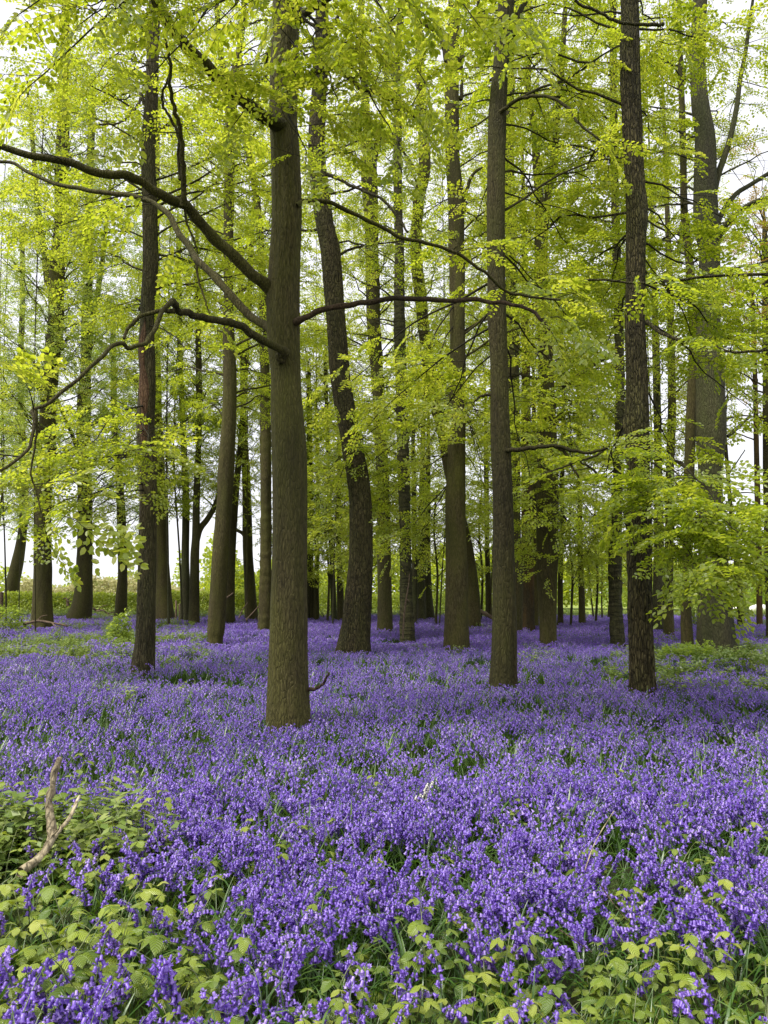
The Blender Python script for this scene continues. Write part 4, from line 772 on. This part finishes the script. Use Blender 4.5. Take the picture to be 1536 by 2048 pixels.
def scatter(name, protos, pts, idx, rot, scl, label=None, cat=None):
    """one object of instances for ground cover nobody could count"""
    col = bpy.data.collections.new(name + '_kinds')
    for k, me in enumerate(protos):
        o = bpy.data.objects.new('%s_kind_%02d' % (name, k), me); col.objects.link(o)
    me = bpy.data.meshes.new(name); me.vertices.add(len(pts)); me.vertices.foreach_set('co', np.asarray(pts, np.float32).ravel())
    a = me.attributes.new('idx', 'INT', 'POINT'); a.data.foreach_set('value', np.asarray(idx, np.int32))
    a = me.attributes.new('rot', 'FLOAT_VECTOR', 'POINT'); a.data.foreach_set('vector', np.asarray(rot, np.float32).ravel())
    a = me.attributes.new('scl', 'FLOAT', 'POINT'); a.data.foreach_set('value', np.asarray(scl, np.float32))
    ng = bpy.data.node_groups.new(name, 'GeometryNodeTree'); ng.interface.new_socket('Geometry', in_out='INPUT', socket_type='NodeSocketGeometry'); ng.interface.new_socket('Geometry', in_out='OUTPUT', socket_type='NodeSocketGeometry')
    n = ng.nodes; gi = n.new('NodeGroupInput'); go = n.new('NodeGroupOutput'); ip = n.new('GeometryNodeInstanceOnPoints'); ci = n.new('GeometryNodeCollectionInfo'); ci.inputs['Collection'].default_value = col; ci.inputs['Separate Children'].default_value = True; ci.inputs['Reset Children'].default_value = True
    def attr(nm, ty):
        q = n.new('GeometryNodeInputNamedAttribute'); q.data_type = ty; q.inputs['Name'].default_value = nm; return q.outputs['Attribute']
    ip.inputs['Pick Instance'].default_value = True
    e = n.new('FunctionNodeEulerToRotation'); ng.links.new(attr('rot', 'FLOAT_VECTOR'), e.inputs[0])
    ng.links.new(gi.outputs[0], ip.inputs['Points']); ng.links.new(ci.outputs[0], ip.inputs['Instance']); ng.links.new(attr('idx', 'INT'), ip.inputs['Instance Index']); ng.links.new(e.outputs[0], ip.inputs['Rotation']); ng.links.new(attr('scl', 'FLOAT'), ip.inputs['Scale'])
    ng.links.new(ip.outputs[0], go.inputs[0]); o = link(name, me); md = o.modifiers.new('scatter', 'NODES'); md.node_group = ng; tag(o, label, cat, kind='stuff'); return o

# ---- where things grow -------------------------------------------------
TR = [(t['base'][0], t['base'][1], float(t['Q'][3, 3])) for t in TREES.values()]
def free(x, y, pad=.02):
    return all((x - a) ** 2 + (y - b) ** 2 > (c + pad) ** 2 for a, b, c in TR if abs(y - b) < 1.2)
def to_px(x, y, z):
    v = np.array([x, y, z - CAMZ]); dz = v @ FWD; return 768 + F * x / dz, 1024 - F * (v @ UPV) / dz
def smooth(a, b, v): t = min(1, max(0, (v - a) / (b - a))); return t * t * (3 - 2 * t)
def green(x, y):
    """0..1 share of leafy cover instead of flowers"""
    px, py = to_px(x, y, .3); n = float(n2(x, y, 1.3, 5.)); nb = float(n2(x, y, .45, 15.)); g = 0
    g = max(g, smooth(470, 120, px + 300 * (n - .5)) * smooth(1510, 1630, py) * .90)                    # bramble bank, near left
    g = max(g, smooth(1800, 1900, py + 140 * (n - .5)) * (.50 + .30 * smooth(560, 800, px)))              # strip along the very front
    g = max(g, .6 * smooth(.58, .70, n) * smooth(1500, 1650, py))
    if py > 1890: g *= 1 - .85 * smooth(300, 220, px)
    g = max(g, smooth(520, 330, px + 200 * (nb - .5)) * smooth(1322, 1300, py) * smooth(1222, 1238, py) * (.35 + .9 * smooth(.40, .60, nb)))                # pale herbs far left
    g = max(g, smooth(1060, 1300, px) * smooth(1400, 1350, py) * smooth(1262, 1285, py) * smooth(.36, .56, float(n2(x, y, .7, 33.))) * (.5 + .5 * smooth(1280, 1330, px)))     # ferny patch right
    g = max(g, .6 * smooth(1400, 1500, px) * smooth(1262, 1245, py))
    g = max(g, .22 * smooth(.62, .70, float(n2(x, y, .35, 44.))) * smooth(1500, 1400, py))
    return min(1, g)

# near bluebells: each one an object of its own
rs = random.Random(5)
near = []
for _ in range(9800):
    y = rs.uniform(1.0, 5.2); x = rs.uniform(-.60 * y - 1.7, .60 * y + 1.7)
    cl = float(n2(x, y, 5.5, 71.)) 
    if rs.random() > (1 - green(x, y)) * smooth(.26, .50, cl) * 1.12: continue
    if (.60 * y + 1.7) / 4.82 < rs.random() * .98 and False: continue
    if rs.random() > (y * .6 + 1.7) / 4.82: continue
    near.append((x, y))
def dist(p): return math.hypot(p[0], p[1])
near.sort(key=dist)
inview = [p for p in near if abs(p[0]) < .535 * (p[1] + .05) and to_px(p[0], p[1], .36)[1] < 2070]
own = set(inview[:296]); print('near bells', len(near), 'in view', len(inview), 'own to', dist(inview[295]))
kinds = []
for k in range(10):
    fl, st, lf = bluebell(k, 0); kinds.append((fl.mesh('flower_head', [M['petal']]), st.mesh('stem', [M['stem']]), lf.mesh('leaves', [M['strap']])))
def place_flower(x, y, k, label, name='bluebell', mats=None):
    r = thing(name, label, 'flower', (x, y, float(gz(x, y)) - .02), rs.random() * 6.28, None); r.rotation_euler[0] = rs.gauss(0, .07); r.rotation_euler[1] = rs.gauss(0, .07); s = rs.uniform(.88, 1.14) * (1.12 if y < 2.6 and x < -.6 else 1); r.scale = (s, s, s)
    for nm, me in zip(('flower_head', 'stem', 'leaf_tuft'), kinds[k]): link(nm, me, r)
    return r
for p in inview[:296]:
    r = place_flower(p[0], p[1], rs.randrange(10), 'violet bluebell with nodding bells among the nearest of the carpet'); r['group'] = 'nearest bluebells at the front of the carpet'
# the pale pair
fl, st, lf = bluebell(4, 0); wk = fl.mesh('flower_head', [M['white_petal']])
for (px, py, lab) in ((843, 1548, 'white bluebell, the taller of a pale pair amid the violet ones'), (823, 1556, 'cream bluebell, the smaller of a pale pair amid the violet ones')):
    q = on_z(px, py, .34); r = thing('white_bluebell', lab, 'flower', (q[0], q[1], .0), 1.2); s = 1.15 if '843' in str(px) else .95; r.scale = (s,) * 3
    link('flower_head', wk, r); link('stem', kinds[4][1], r); link('leaf_tuft', kinds[4][2], r)

# the rest of the carpet
protos = [merge(bluebell(k, 0)).mesh('single', MF) for k in range(10)] + [clump(10 + k, 9, .34, 1).mesh('clump', MF) for k in range(5)] + [clump(30 + k, 26, .62, 2).mesh('patch', MF) for k in range(5)]
pts, idx, rot, scl = [], [], [], []
def put(x, y, i, s): pts.append((x, y, float(gz(x, y)) - .02)); idx.append(i); rot.append((rs.gauss(0, .05), rs.gauss(0, .05), rs.random() * 6.28)); scl.append(s)
for p in near:
    if p not in own: put(p[0], p[1], rs.randrange(10), rs.uniform(.85, 1.12))
def fill(y0, y1, dens, lo, hi, cut, pad=.0, thr=(.20, .44), nsc=2.6):
    k = int(dens * .56 * (y1 * y1 - y0 * y0) * (1.08 + .8 * max(0, 8 - y0) / 8 * .5))
    for _ in range(k):
        y = math.sqrt(rs.uniform(y0 * y0, y1 * y1)); x = rs.uniform(-1, 1) * (.56 * y + 1.4)
        if rs.random() < green(x, y) * cut: continue
        if rs.random() > smooth(thr[0], thr[1], float(n2(x, y, nsc, 71.))): continue
        if not free(x, y, pad): continue
        put(x, y, rs.randrange(lo, hi), rs.uniform(.85, 1.15) * (.85 + .3 * float(n2(x, y, .8, 9.))))
fill(4.2, 10.5, 19, 10, 15, .92, .05, (.03, .22))
fill(9.5, 18, 11, 10, 15, .9, .1, (.12, .34), 1.6)
fill(16.5, 46, 4.6, 15, 20, .9, .2, (.1, .3), 1.0)
print('carpet points', len(pts))
scatter('bluebell_carpet', protos, pts, idx, rot, scl, 'violet bluebell carpet stretching back under the trees', 'bluebells')

# brambles in front: each shoot a thing
bk = []
for k in range(9):
    st, lf = bramble(k); bk.append((st.mesh('stem', [M['cane']]), lf.mesh('leaves', [M['bramble']], uv=True)))
bp = []
for _ in range(9000):
    y = rs.uniform(1.5, 5.4); x = rs.uniform(-.56 * y, .56 * y); g_ = green(x, y); px, py = to_px(x, y, .35)
    if py > 2085: continue
    base_p = (.045 if py > 1560 else .012) + .50 * smooth(.30, .75, g_) + (.12 if py > 1780 else 0)
    if float(n2(x, y, 3.2, 19.)) < .36 and px > 400: base_p *= .15
    if rs.random() < base_p and all((x - a) ** 2 + (y - b) ** 2 > .085 ** 2 for a, b in bp): bp.append((x, y))
bp.sort(key=dist); bp = [q for q in bp if rs.random() < min(1, 290 / len(bp))][:298]; print('brambles', len(bp), dist(bp[-1]))
for (x, y) in bp:
    px, py = to_px(x, y, .35)
    lab, gp = (('bright green bramble shoot in the leafy bank at the near left', 'bramble shoots in the near left bank') if px < 470 and py > 1500 else
               ('bramble shoot with toothed trefoil leaves in the strip along the very front', 'bramble shoots along the front') if py > 1800 else ('single bramble shoot poking up between the bluebells', 'bramble shoots amid the bluebells'))
    r = thing('bramble_shoot', lab, 'bramble', (x, y, float(gz(x, y)) - .02), rs.random() * 6.28, gp); s = rs.uniform(.68, 1.08) * (1.08 if px < 470 else .92); r.scale = (s, s, s * rs.uniform(.85, 1.05)); r.rotation_euler[0] = rs.gauss(0, .12)
    k = rs.randrange(9); link('stem', bk[k][0], r); link('leaves', bk[k][1], r)

# undergrowth further back and grass under the flowers
pts, idx, rot, scl = [], [], [], []
for _ in range(13000):
    y = 4 + 41 * rs.random() ** 1.3; x = rs.uniform(-1, 1) * (.56 * y + .6); g_ = green(x, y)
    if rs.random() < (g_ - .18) * (.8 if y > 9 else .5) and free(x, y): put(x, y, rs.randrange(5), rs.uniform(.6, 1.1))
for _ in range(900):
    y = 42 + 5 * rs.random(); x = rs.uniform(-30, 30); put(x, y, rs.randrange(5), rs.uniform(.8, 1.7))
scatter('undergrowth', [herb(k).mesh('herb', [M['herb'], M['cane']]) for k in range(5)], pts, idx, rot, scl, 'pale green ferny undergrowth in patches among the flowers', 'undergrowth')
pts, idx, rot, scl = [], [], [], []
for _ in range(4000):
    y = 1.2 + 9 * rs.random() ** 1.35; x = rs.uniform(-1, 1) * (.56 * y + 1.6); put(x, y, rs.randrange(6), rs.uniform(.5, .92))
scatter('grass', [grass_tuft(k).mesh('tuft', [M['strap']]) for k in range(6)], pts, idx, rot, scl, 'green grass blades between the flower stems', 'grass')

# ================================================================== DEAD WOOD
def pole(name, label, cat, pts, w, mat='stick', sides=9, twigs=(), D=None, group=None, knobs=0):
    """pts: (px, py, depth); w: (px width start, end)"""
    P = np.array([at(x, y, d) for x, y, d in pts]); m = mpp(P[0]); P = catmull(P, 5); R = np.linspace(w[0], w[1], len(P)) * m / 2; t = np.linspace(0, 1, len(P))
    R = R * (1 + .3 * (vnoise(np.stack([t * 9, t * 0 + len(label), t * 0], -1)) - .5))
    base = P[0].copy(); base[2] = 0; root = thing(name, label, cat, base, 0, group); g = Geo()
    g.tube(P, R, sides, 0, disp=(lambda P_, th, rr, dirs: rr * .75 * (vnoise(np.stack([np.cos(th)[None] * 1.5 + 0 * rr, np.sin(th)[None] * 1.5 + 0 * rr, P_[:, 2][:, None] * 30 + 0 * rr], -1)) - .5)))
    link('stem', g.mesh('stem', [M[mat]], base, True), root)
    for tp, tw in twigs:
        Q = catmull(np.array([at(x, y, d) for x, y, d in tp]), 5); g = Geo(); g.tube(Q, np.linspace(tw[0], tw[1], len(Q)) * m / 2, 7, 0); link('branch', g.mesh('branch', [M[mat]], base, True), root)
    return root
d0 = 3.9
pole('fallen_branch', 'pale weathered broken branch propped upright in the near left brambles', 'branch',
     [(40, 1745, 3.65), (78, 1716, 3.75), (98, 1690, 3.8), (104, 1668, 3.82), (101, 1635, 3.85), (98, 1602, 3.87), (105, 1575, 3.88), (108, 1548, 3.9), (116, 1528, 3.92), (119, 1516, 3.92)], (21, 13), 'deadwood', 14,
     twigs=[([(100, 1690, 3.8), (118, 1662, 3.83), (138, 1638, 3.86), (150, 1612, 3.9), (154, 1602, 3.93), (160, 1592, 3.95)], (10, 6)), ([(104, 1672, 3.8), (116, 1660, 3.75), (120, 1650, 3.72)], (4, 2))])
pole('dead_stick', 'thin dead stick leaning on the cross-ridged trunk', 'stick', [(806, 1277, 17.5), (808, 1235, 17.6), (812, 1200, 17.7), (817, 1170, 17.8), (819, 1148, 17.9)], (4, 2), 'stick', 6, twigs=[([(811, 1203, 17.7), (815, 1199, 17.65), (818, 1203, 17.6)], (2.5, 2))])
pole('fallen_log', 'pale fallen log slanting down beyond the straight mid-wood beech', 'log', [(955, 1218, 36), (972, 1228, 35), (992, 1240, 34)], (7, 8), 'stick', 8)
for i, (lab, pts_, w_) in enumerate([('brown branches lying at the foot of the broad left trunk', [(48, 1248, 27), (75, 1242, 26.5), (105, 1246, 26), (135, 1252, 26)], (5, 3)),
                                     ('dead bough curling beside the flared left trunk', [(186, 1216, 34), (195, 1222, 34), (205, 1220, 33), (215, 1226, 33), (228, 1224, 33)], (4, 2)),
                                     ('dark crooked dead limb standing before the yellow field', [(136, 1212, 40), (135, 1202, 40), (132, 1196, 40), (126, 1198, 40)], (6, 2)),
                                     ('long dead stick slanting beside the mossy trunk', [(492, 1240, 27), (506, 1225, 27), (518, 1212, 27)], (3, 2)),
                                     ('thin dead stick crossing in front of the mossy trunk', [(478, 1236, 28), (486, 1218, 28), (496, 1205, 28)], (2.5, 1.5)),
                                     ('snapped grey stick jutting beside the gently bending beech', [(450, 1198, 24), (458, 1192, 24), (466, 1186, 24)], (4, 2))]):
    tw = [([pts_[1], (pts_[1][0] + 8, pts_[1][1] - 9, pts_[1][2]), (pts_[1][0] + 20, pts_[1][1] - 12, pts_[1][2])], (w_[1], 1)), ([pts_[-2], (pts_[-2][0] + 5, pts_[-2][1] + 6, pts_[-2][2] - .3), (pts_[-2][0] + 16, pts_[-2][1] + 8, pts_[-2][2] - .5)], (w_[1], 1))] if i in (0, 1, 2) else []
    pole('dead_branch', lab, 'branch', pts_, w_, 'stick', 7, tw)
for lab, x, y0, y1, w in (('dark wooden post at the left edge, before the hedge', 1, 1222, 1183, 8), ('taller fence post by the hedge, right of the ivy-stemmed trunk', 352, 1222, 1199, 3.5), ('shorter fence post by the hedge, beside the pale twin trunk', 359, 1222, 1205, 3)):
    Dq = 37; m = mpp(at(x, y0, Dq)); c = at(x, y0, Dq); top = at(x, y1, Dq)[2]; hw = w * m / 2; root = thing('fence_post', lab, 'post', (c[0], c[1], 0)); g = Geo(); g.tube(np.array([[c[0], c[1], -.1], [c[0] + .01, c[1], top * .5], [c[0] - .01, c[1], top - .06]]), [hw * 1.15, hw * 1.1, hw * 1.1], 8, 0); link('shaft', g.mesh('shaft', [M['stick']], root.location, False), root)
# dry grass stalks near the front
for i, (x0, y0, x1, y1, dq) in enumerate(((1165, 1755, 1228, 1622, 3.6), (1200, 1768, 1262, 1850, 3.1), (1120, 1860, 1185, 1905, 2.9))):
    pole('dry_stalk', ['straw-coloured stalk rising above the bluebells', 'reddish stalk arching low to the right', 'dark cane lying across the bramble leaves'][i], 'stalk', [(x0, y0, dq), ((x0 + x1) / 2 - 6, (y0 + y1) / 2 - 4, dq), (x1, y1, dq)], (3, 1.6), 'stick' if i else 'deadwood', 5)

# ================================================================== BUSHES, HEDGES, FAR WOOD
def bush(name, label, cat, c, r, n, leafm, size=.07, seed=1, group=None, kind=None, stems=6):
    rg = np.random.default_rng(seed); root = thing(name, label, cat, (c[0], c[1], 0), 0, group) if kind is None else None; m = n
    th = rg.random(m) * 6.283; u = rg.random(m) ** .45; zz = rg.random(m); lump = .6 + .8 * vnoise(np.stack([np.cos(th) * 1.6 + seed, np.sin(th) * 1.6, zz * 2.2], -1))
    pr = np.sqrt(np.clip(1 - (zz * 1.0 - .15) ** 2, .05, 1)) * lump; Bp = np.stack([np.cos(th) * u * pr * r[0], np.sin(th) * u * pr * r[1], (zz * lump) * r[2] + .03], -1)
    D_ = nrm(np.stack([np.cos(th), np.sin(th), rg.uniform(-.5, .6, m)], -1) + rg.normal(0, .5, (m, 3))); S = size * rg.uniform(.6, 1.3, m); V, Q = leaves_np(Bp, D_, nrm(np.array([0, 0, 1.]) + rg.normal(0, .45, (m, 3))), S, S * .7, 1, rg)
    g = Geo(); g.add(V, Q, None, 0, np.clip(rg.normal(.5, .2, m), 0, 1)); gs = Geo()
    for k in range(stems):
        a = rg.random() * 6.28; e = np.array([math.cos(a) * r[0] * .6, math.sin(a) * r[1] * .6, r[2] * rg.uniform(.5, .95)]); P = catmull(np.array([[e[0] * .15, e[1] * .15, -.05], [e[0] * .4, e[1] * .4, e[2] * .5], e]), 4); gs.tube(P, np.linspace(.012, .004, len(P)), 5, 0)
    if kind:
        o = link(name, g.mesh(name, [M[leafm], M['twig']])); o.location = (c[0], c[1], 0); return tag(o, label, cat, kind=kind)
    link('foliage', g.mesh('foliage', [M[leafm]]), root); link('stems' if 0 else 'stem', gs.mesh('stem', [M['twig']]), root); return root
for i, (px, Dq, r, n, lf, lab) in enumerate([(1350, 15.5, (.42, .3, .42), 1500, 'cool', 'dark green low bush left of the old oak foot'), (1395, 15.2, (.34, .3, .50), 1100, 'cool', 'round green bush at the old oak foot'),
                                             (1470, 14.5, (.7, .4, .40), 2200, 'herb', 'pale feathery fern clump right of the old oak foot'), (1425, 13.6, (.5, .35, .36), 1500, 'herb', 'pale fern clump in front of the old oak'), (1385, 12.2, (.30, .25, .34), 700, 'herb', 'small fern tuft among bluebells below the old oak'), (1530, 13.2, (.4, .35, .36), 1100, 'herb', 'fern clump cut by the right edge of the picture'),
                                             (15, 27, (.9, .5, .95), 1800, 'cool', 'fern bush at the left edge under the leaning trunk'), (243, 22, (.32, .3, .8), 900, 'cool', 'small dark shrub below the slim trunk at left'), (1388, 32, (.5, .4, 1.6), 1600, 'cool', 'dark evergreen shrub left of the old oak trunk'),
                                             (655, 42, (1.3, .8, 1.7), 1600, 'hedge', 'shaded shrub in the gap beside the ridged oak'), (880, 42, (1.6, .8, 1.9), 2000, 'cool', 'bushy shrub behind the three far trunks')]):
    p = at(px, 1188, Dq); bush('shrub', lab, 'shrub', p, r, n, lf, .055 if Dq < 20 else .085, 60 + i)
for i, (px, Dq, Hh, lab) in enumerate([(655, 36, 6.5, 'leafy sapling in the bright gap left of the ridged oak'), (738, 34, 6, 'leafy sapling between the ridged oak and its dark neighbour'), (872, 33, 6.5, 'leafy sapling right of the three far trunks'), (962, 36, 6, 'leafy sapling between the leaning beech and straight dark beech'),
                                        (1142, 30, 5.5, 'low leafy sapling just right of the forked beech'), (1192, 34, 6.5, 'broad leafy sapling in the gap left of the ring-barked trunk'), (1262, 31, 5.5, 'sapling foliage peeping between ring-barked trunk and furrowed oak'), (595, 38, 6, 'sapling foliage hidden partly by the stout front beech')]):
    tree('sap%d' % i, lab, 1240, [(px, 1240, 5), (px + 3, 1150, 4.5), (px - 4, 1060, 4), (px + 2, 980, 3)], D=Dq, bark='dark_bark', H=Hh, name='sapling', boughs=B(n=9, k=1.7, h0=1.5, h1=Hh - .6, L=2.0, dens=.75, every=.36), leaf='beech')
for i, px in enumerate((1187, 1203, 1214)):       # saplings
    p = at(px, 1188, 40); root = thing('sapling', ['sapling, first of three thin stems before the meadow', 'sapling, middle of three thin stems before the meadow', 'sapling, last of three thin stems before the meadow'][i], 'tree', (p[0], p[1], 0)); g = Geo(); cr = Crown(2, np.random.default_rng(50 + i))
    P = catmull(np.array([[0, 0, -.1], [.12 * (i - 1), 0, 1.2], [.3 * (i - 1) + .1, .1, 2.8], [.4 * (i - 1), 0, 4.2]]), 5); R = np.linspace(.055, .012, len(P)); g.tube(P, R, 7, 0); sub_branches(cr, P, R, .3, .25, .35, .8, .9, 1)
    link('trunk', g.mesh('trunk', [M['dark_bark']], None, True), root); link('crown', cr.g.mesh('crown', [M['beech_far'], M['twig']]), root)

def hedge(name, label, x0, x1, y, h, dep, n, mat, size, seed, kind=None, rise=0, var=.5):
    rg = np.random.default_rng(seed); t = rg.random(n); x = x0 + (x1 - x0) * t; top = h * (1 - var / 2 + var * vnoise(np.stack([x * .25 + seed, x * 0, x * 0], -1))) * (1 - .25 * var + .5 * var * vnoise(np.stack([x * 1.1 + seed, x * 0 + 3, x * 0], -1)))
    z = top * (rg.random(n) ** .75); yy = y + dep * (rg.random(n) - .5) * (1.1 - .55 * z / h); Bp = np.stack([x, yy, z + rise], -1); D_ = nrm(rg.normal(0, 1, (n, 3)) + np.array([0, -.4, .1])); S = size * rg.uniform(.6, 1.4, n)
    V, Q = leaves_np(Bp, D_, nrm(rg.normal(0, .6, (n, 3)) + np.array([0, 0, 1.])), S, S * .75, 1, rg); g = Geo(); lump = vnoise(np.stack([x * .5 + seed, z * .8, yy * .5], -1)); g.add(V, Q, None, 0, np.clip(rg.normal(.5, .16, n) + (lump - .5) * .3, 0, 1))
    if kind: return tag(link(name, g.mesh(name, [M[mat]])), label, 'trees', kind=kind)
    c = ((x0 + x1) / 2, y, 0); root = thing(name, label, 'hedge', c); link('foliage', g.mesh('foliage', [M[mat]], c), root); gs = Geo()
    for k in range(14):
        xx = x0 + (x1 - x0) * (k + .5) / 14; gs.tube(np.array([[xx, y, -.1], [xx + .1, y, h * .3], [xx - .1, y, h * .62]]), [.05, .04, .015], 5, 0)
    link('stem', gs.mesh('stem', [M['twig']], c), root)
hedge('hedge', 'sunlit yellow-green hedge between the wood and the field at left', -29, -6.5, 47.5, 1.62, 1.6, 42000, 'hedge', .11, 3, var=.22)
hedge('hedge', 'low green hedge beyond the centre of the wood', -6, 7, 50, 1.7, 1.8, 14000, 'hedge', .12, 4, var=.5)
hedge('distant_wood', 'hazy ochre trees far across the field', -75, -22, 150, 3.7, 8, 9000, 'hazy_ochre', .6, 5, 'stuff', var=.8)
hedge('distant_wood', 'hazy green trees along the far field edge', -140, -20, 175, 6.0, 10, 12000, 'beech_far', .7, 15, 'stuff', var=1.2)
hedge('distant_wood', 'soft green tree line closing the view behind the middle of the wood', -22, 66, 92, 6.4, 12, 60000, 'beech_far', .42, 6, 'stuff', var=1.0)
hedge('distant_wood', 'dull green bushes at the far side of the meadow', 22, 60, 78, 3.6, 5, 16000, 'cool', .26, 7, 'stuff', var=1.0)

# sheep resting in the meadow
for i, (px, w) in enumerate(((1466, 7), (1474, 8), (1511, 12), (1529, 11))):
    Dq = 70; p = at(px, 1188, Dq); base = np.array([p[0], Dq, 0.]); root = thing('sheep', ['white sheep, first of the near pair beside the old oak', 'white sheep just left of the bare slim trunk', 'largest white sheep, left of the reddish-footed trunk', 'white sheep right of the reddish-footed trunk'][i], 'sheep', base, 0, 'sheep in the meadow'); g = Geo()
    root.location.z = -.55; s = .9 if i < 2 else 1.1; a = (.4, 1.9, .2, 2.6)[i]
    def bl(c, r, sd):
        th = np.linspace(0, math.pi, 10)[:, None]; ph = np.linspace(0, 2 * math.pi, 16, endpoint=False)[None, :]; U_ = np.stack([np.sin(th) * np.cos(ph), np.sin(th) * np.sin(ph), np.cos(th) + 0 * ph], -1); U_ = U_ * (1 + .15 * (vnoise(U_ * 4 + sd) - .5))[..., None] * r + c; return U_.reshape(-1, 3), [[q * 16 + j, (q + 1) * 16 + j, (q + 1) * 16 + (j + 1) % 16, q * 16 + (j + 1) % 16] for q in range(9) for j in range(16)]
    # body as one skin: spine of rings
    P = np.array([[-.62, 0, .52], [-.50, 0, .58], [-.25, 0, .60], [.05, 0, .60], [.32, 0, .60], [.48, 0, .68], [.58, 0, .82], [.70, 0, .86], [.84, 0, .80], [.90, 0, .76]]); R = [.05, .24, .33, .35, .32, .24, .15, .13, .10, .05]
    g.tube(P, R, 14, 0)
    for lx, ly in ((-.4, .14), (-.4, -.14), (.32, .14), (.32, -.14)): g.tube(np.array([[lx, ly, .45], [lx + .02, ly, .22], [lx, ly, 0]]), [.10, .05, .045], 7, 0)
    b = link('body', g.mesh('body', [M['wool']], None, True), root)
    g = Geo(); V, q = bl(np.array([.84, .12, .86]), np.array([.03, .09, .04]), 1); g.add(V, q); link('ear', g.mesh('ear', [M['sheepface']], None, True), root)
    g = Geo(); V, q = bl(np.array([.84, -.12, .86]), np.array([.03, .09, .04]), 2); g.add(V, q); link('ear', g.mesh('ear', [M['sheepface']], None, True), root)
    root.scale = (s, s, s); root.rotation_euler[2] = a

# ================================================================== LIGHT
w = bpy.data.worlds.new('World'); sc.world = w; w.use_nodes = True; nt = w.node_tree
bg = nt.nodes['Background']; sky = nt.nodes.new('ShaderNodeTexSky'); sky.sky_type = 'NISHITA'; sky.sun_disc = False
EL, AZ = math.radians(57), math.radians(232)
sky.sun_elevation = EL; sky.sun_rotation = AZ; sky.dust_density = 3
mix = nt.nodes.new('ShaderNodeMixRGB'); mix.inputs[0].default_value = .86; mix.inputs[2].default_value = (7.5, 7.5, 7.9, 1)
nt.links.new(sky.outputs[0], mix.inputs[1]); nt.links.new(mix.outputs[0], bg.inputs[0]); bg.inputs[1].default_value = .1
sd = bpy.data.lights.new('sun', 'SUN'); so = bpy.data.objects.new('sun', sd); C.objects.link(so); sd.energy = 2.8; sd.angle = math.radians(24); sd.color = (1, .96, .88)
dv = Vector((math.sin(AZ) * math.cos(EL), math.cos(AZ) * math.cos(EL), math.sin(EL))); so.rotation_euler = dv.to_track_quat('Z', 'Y').to_euler()
vs = sc.view_settings; vs.view_transform = 'Standard'; vs.look = 'None'; vs.gamma = 1; vs.use_curve_mapping = False; vs.exposure = 0.80
cy = sc.cycles; cy.max_bounces = 7; cy.diffuse_bounces = 5; cy.transmission_bounces = 5; cy.glossy_bounces = 2; cy.transparent_max_bounces = 4; cy.caustics_reflective = False; cy.caustics_refractive = False
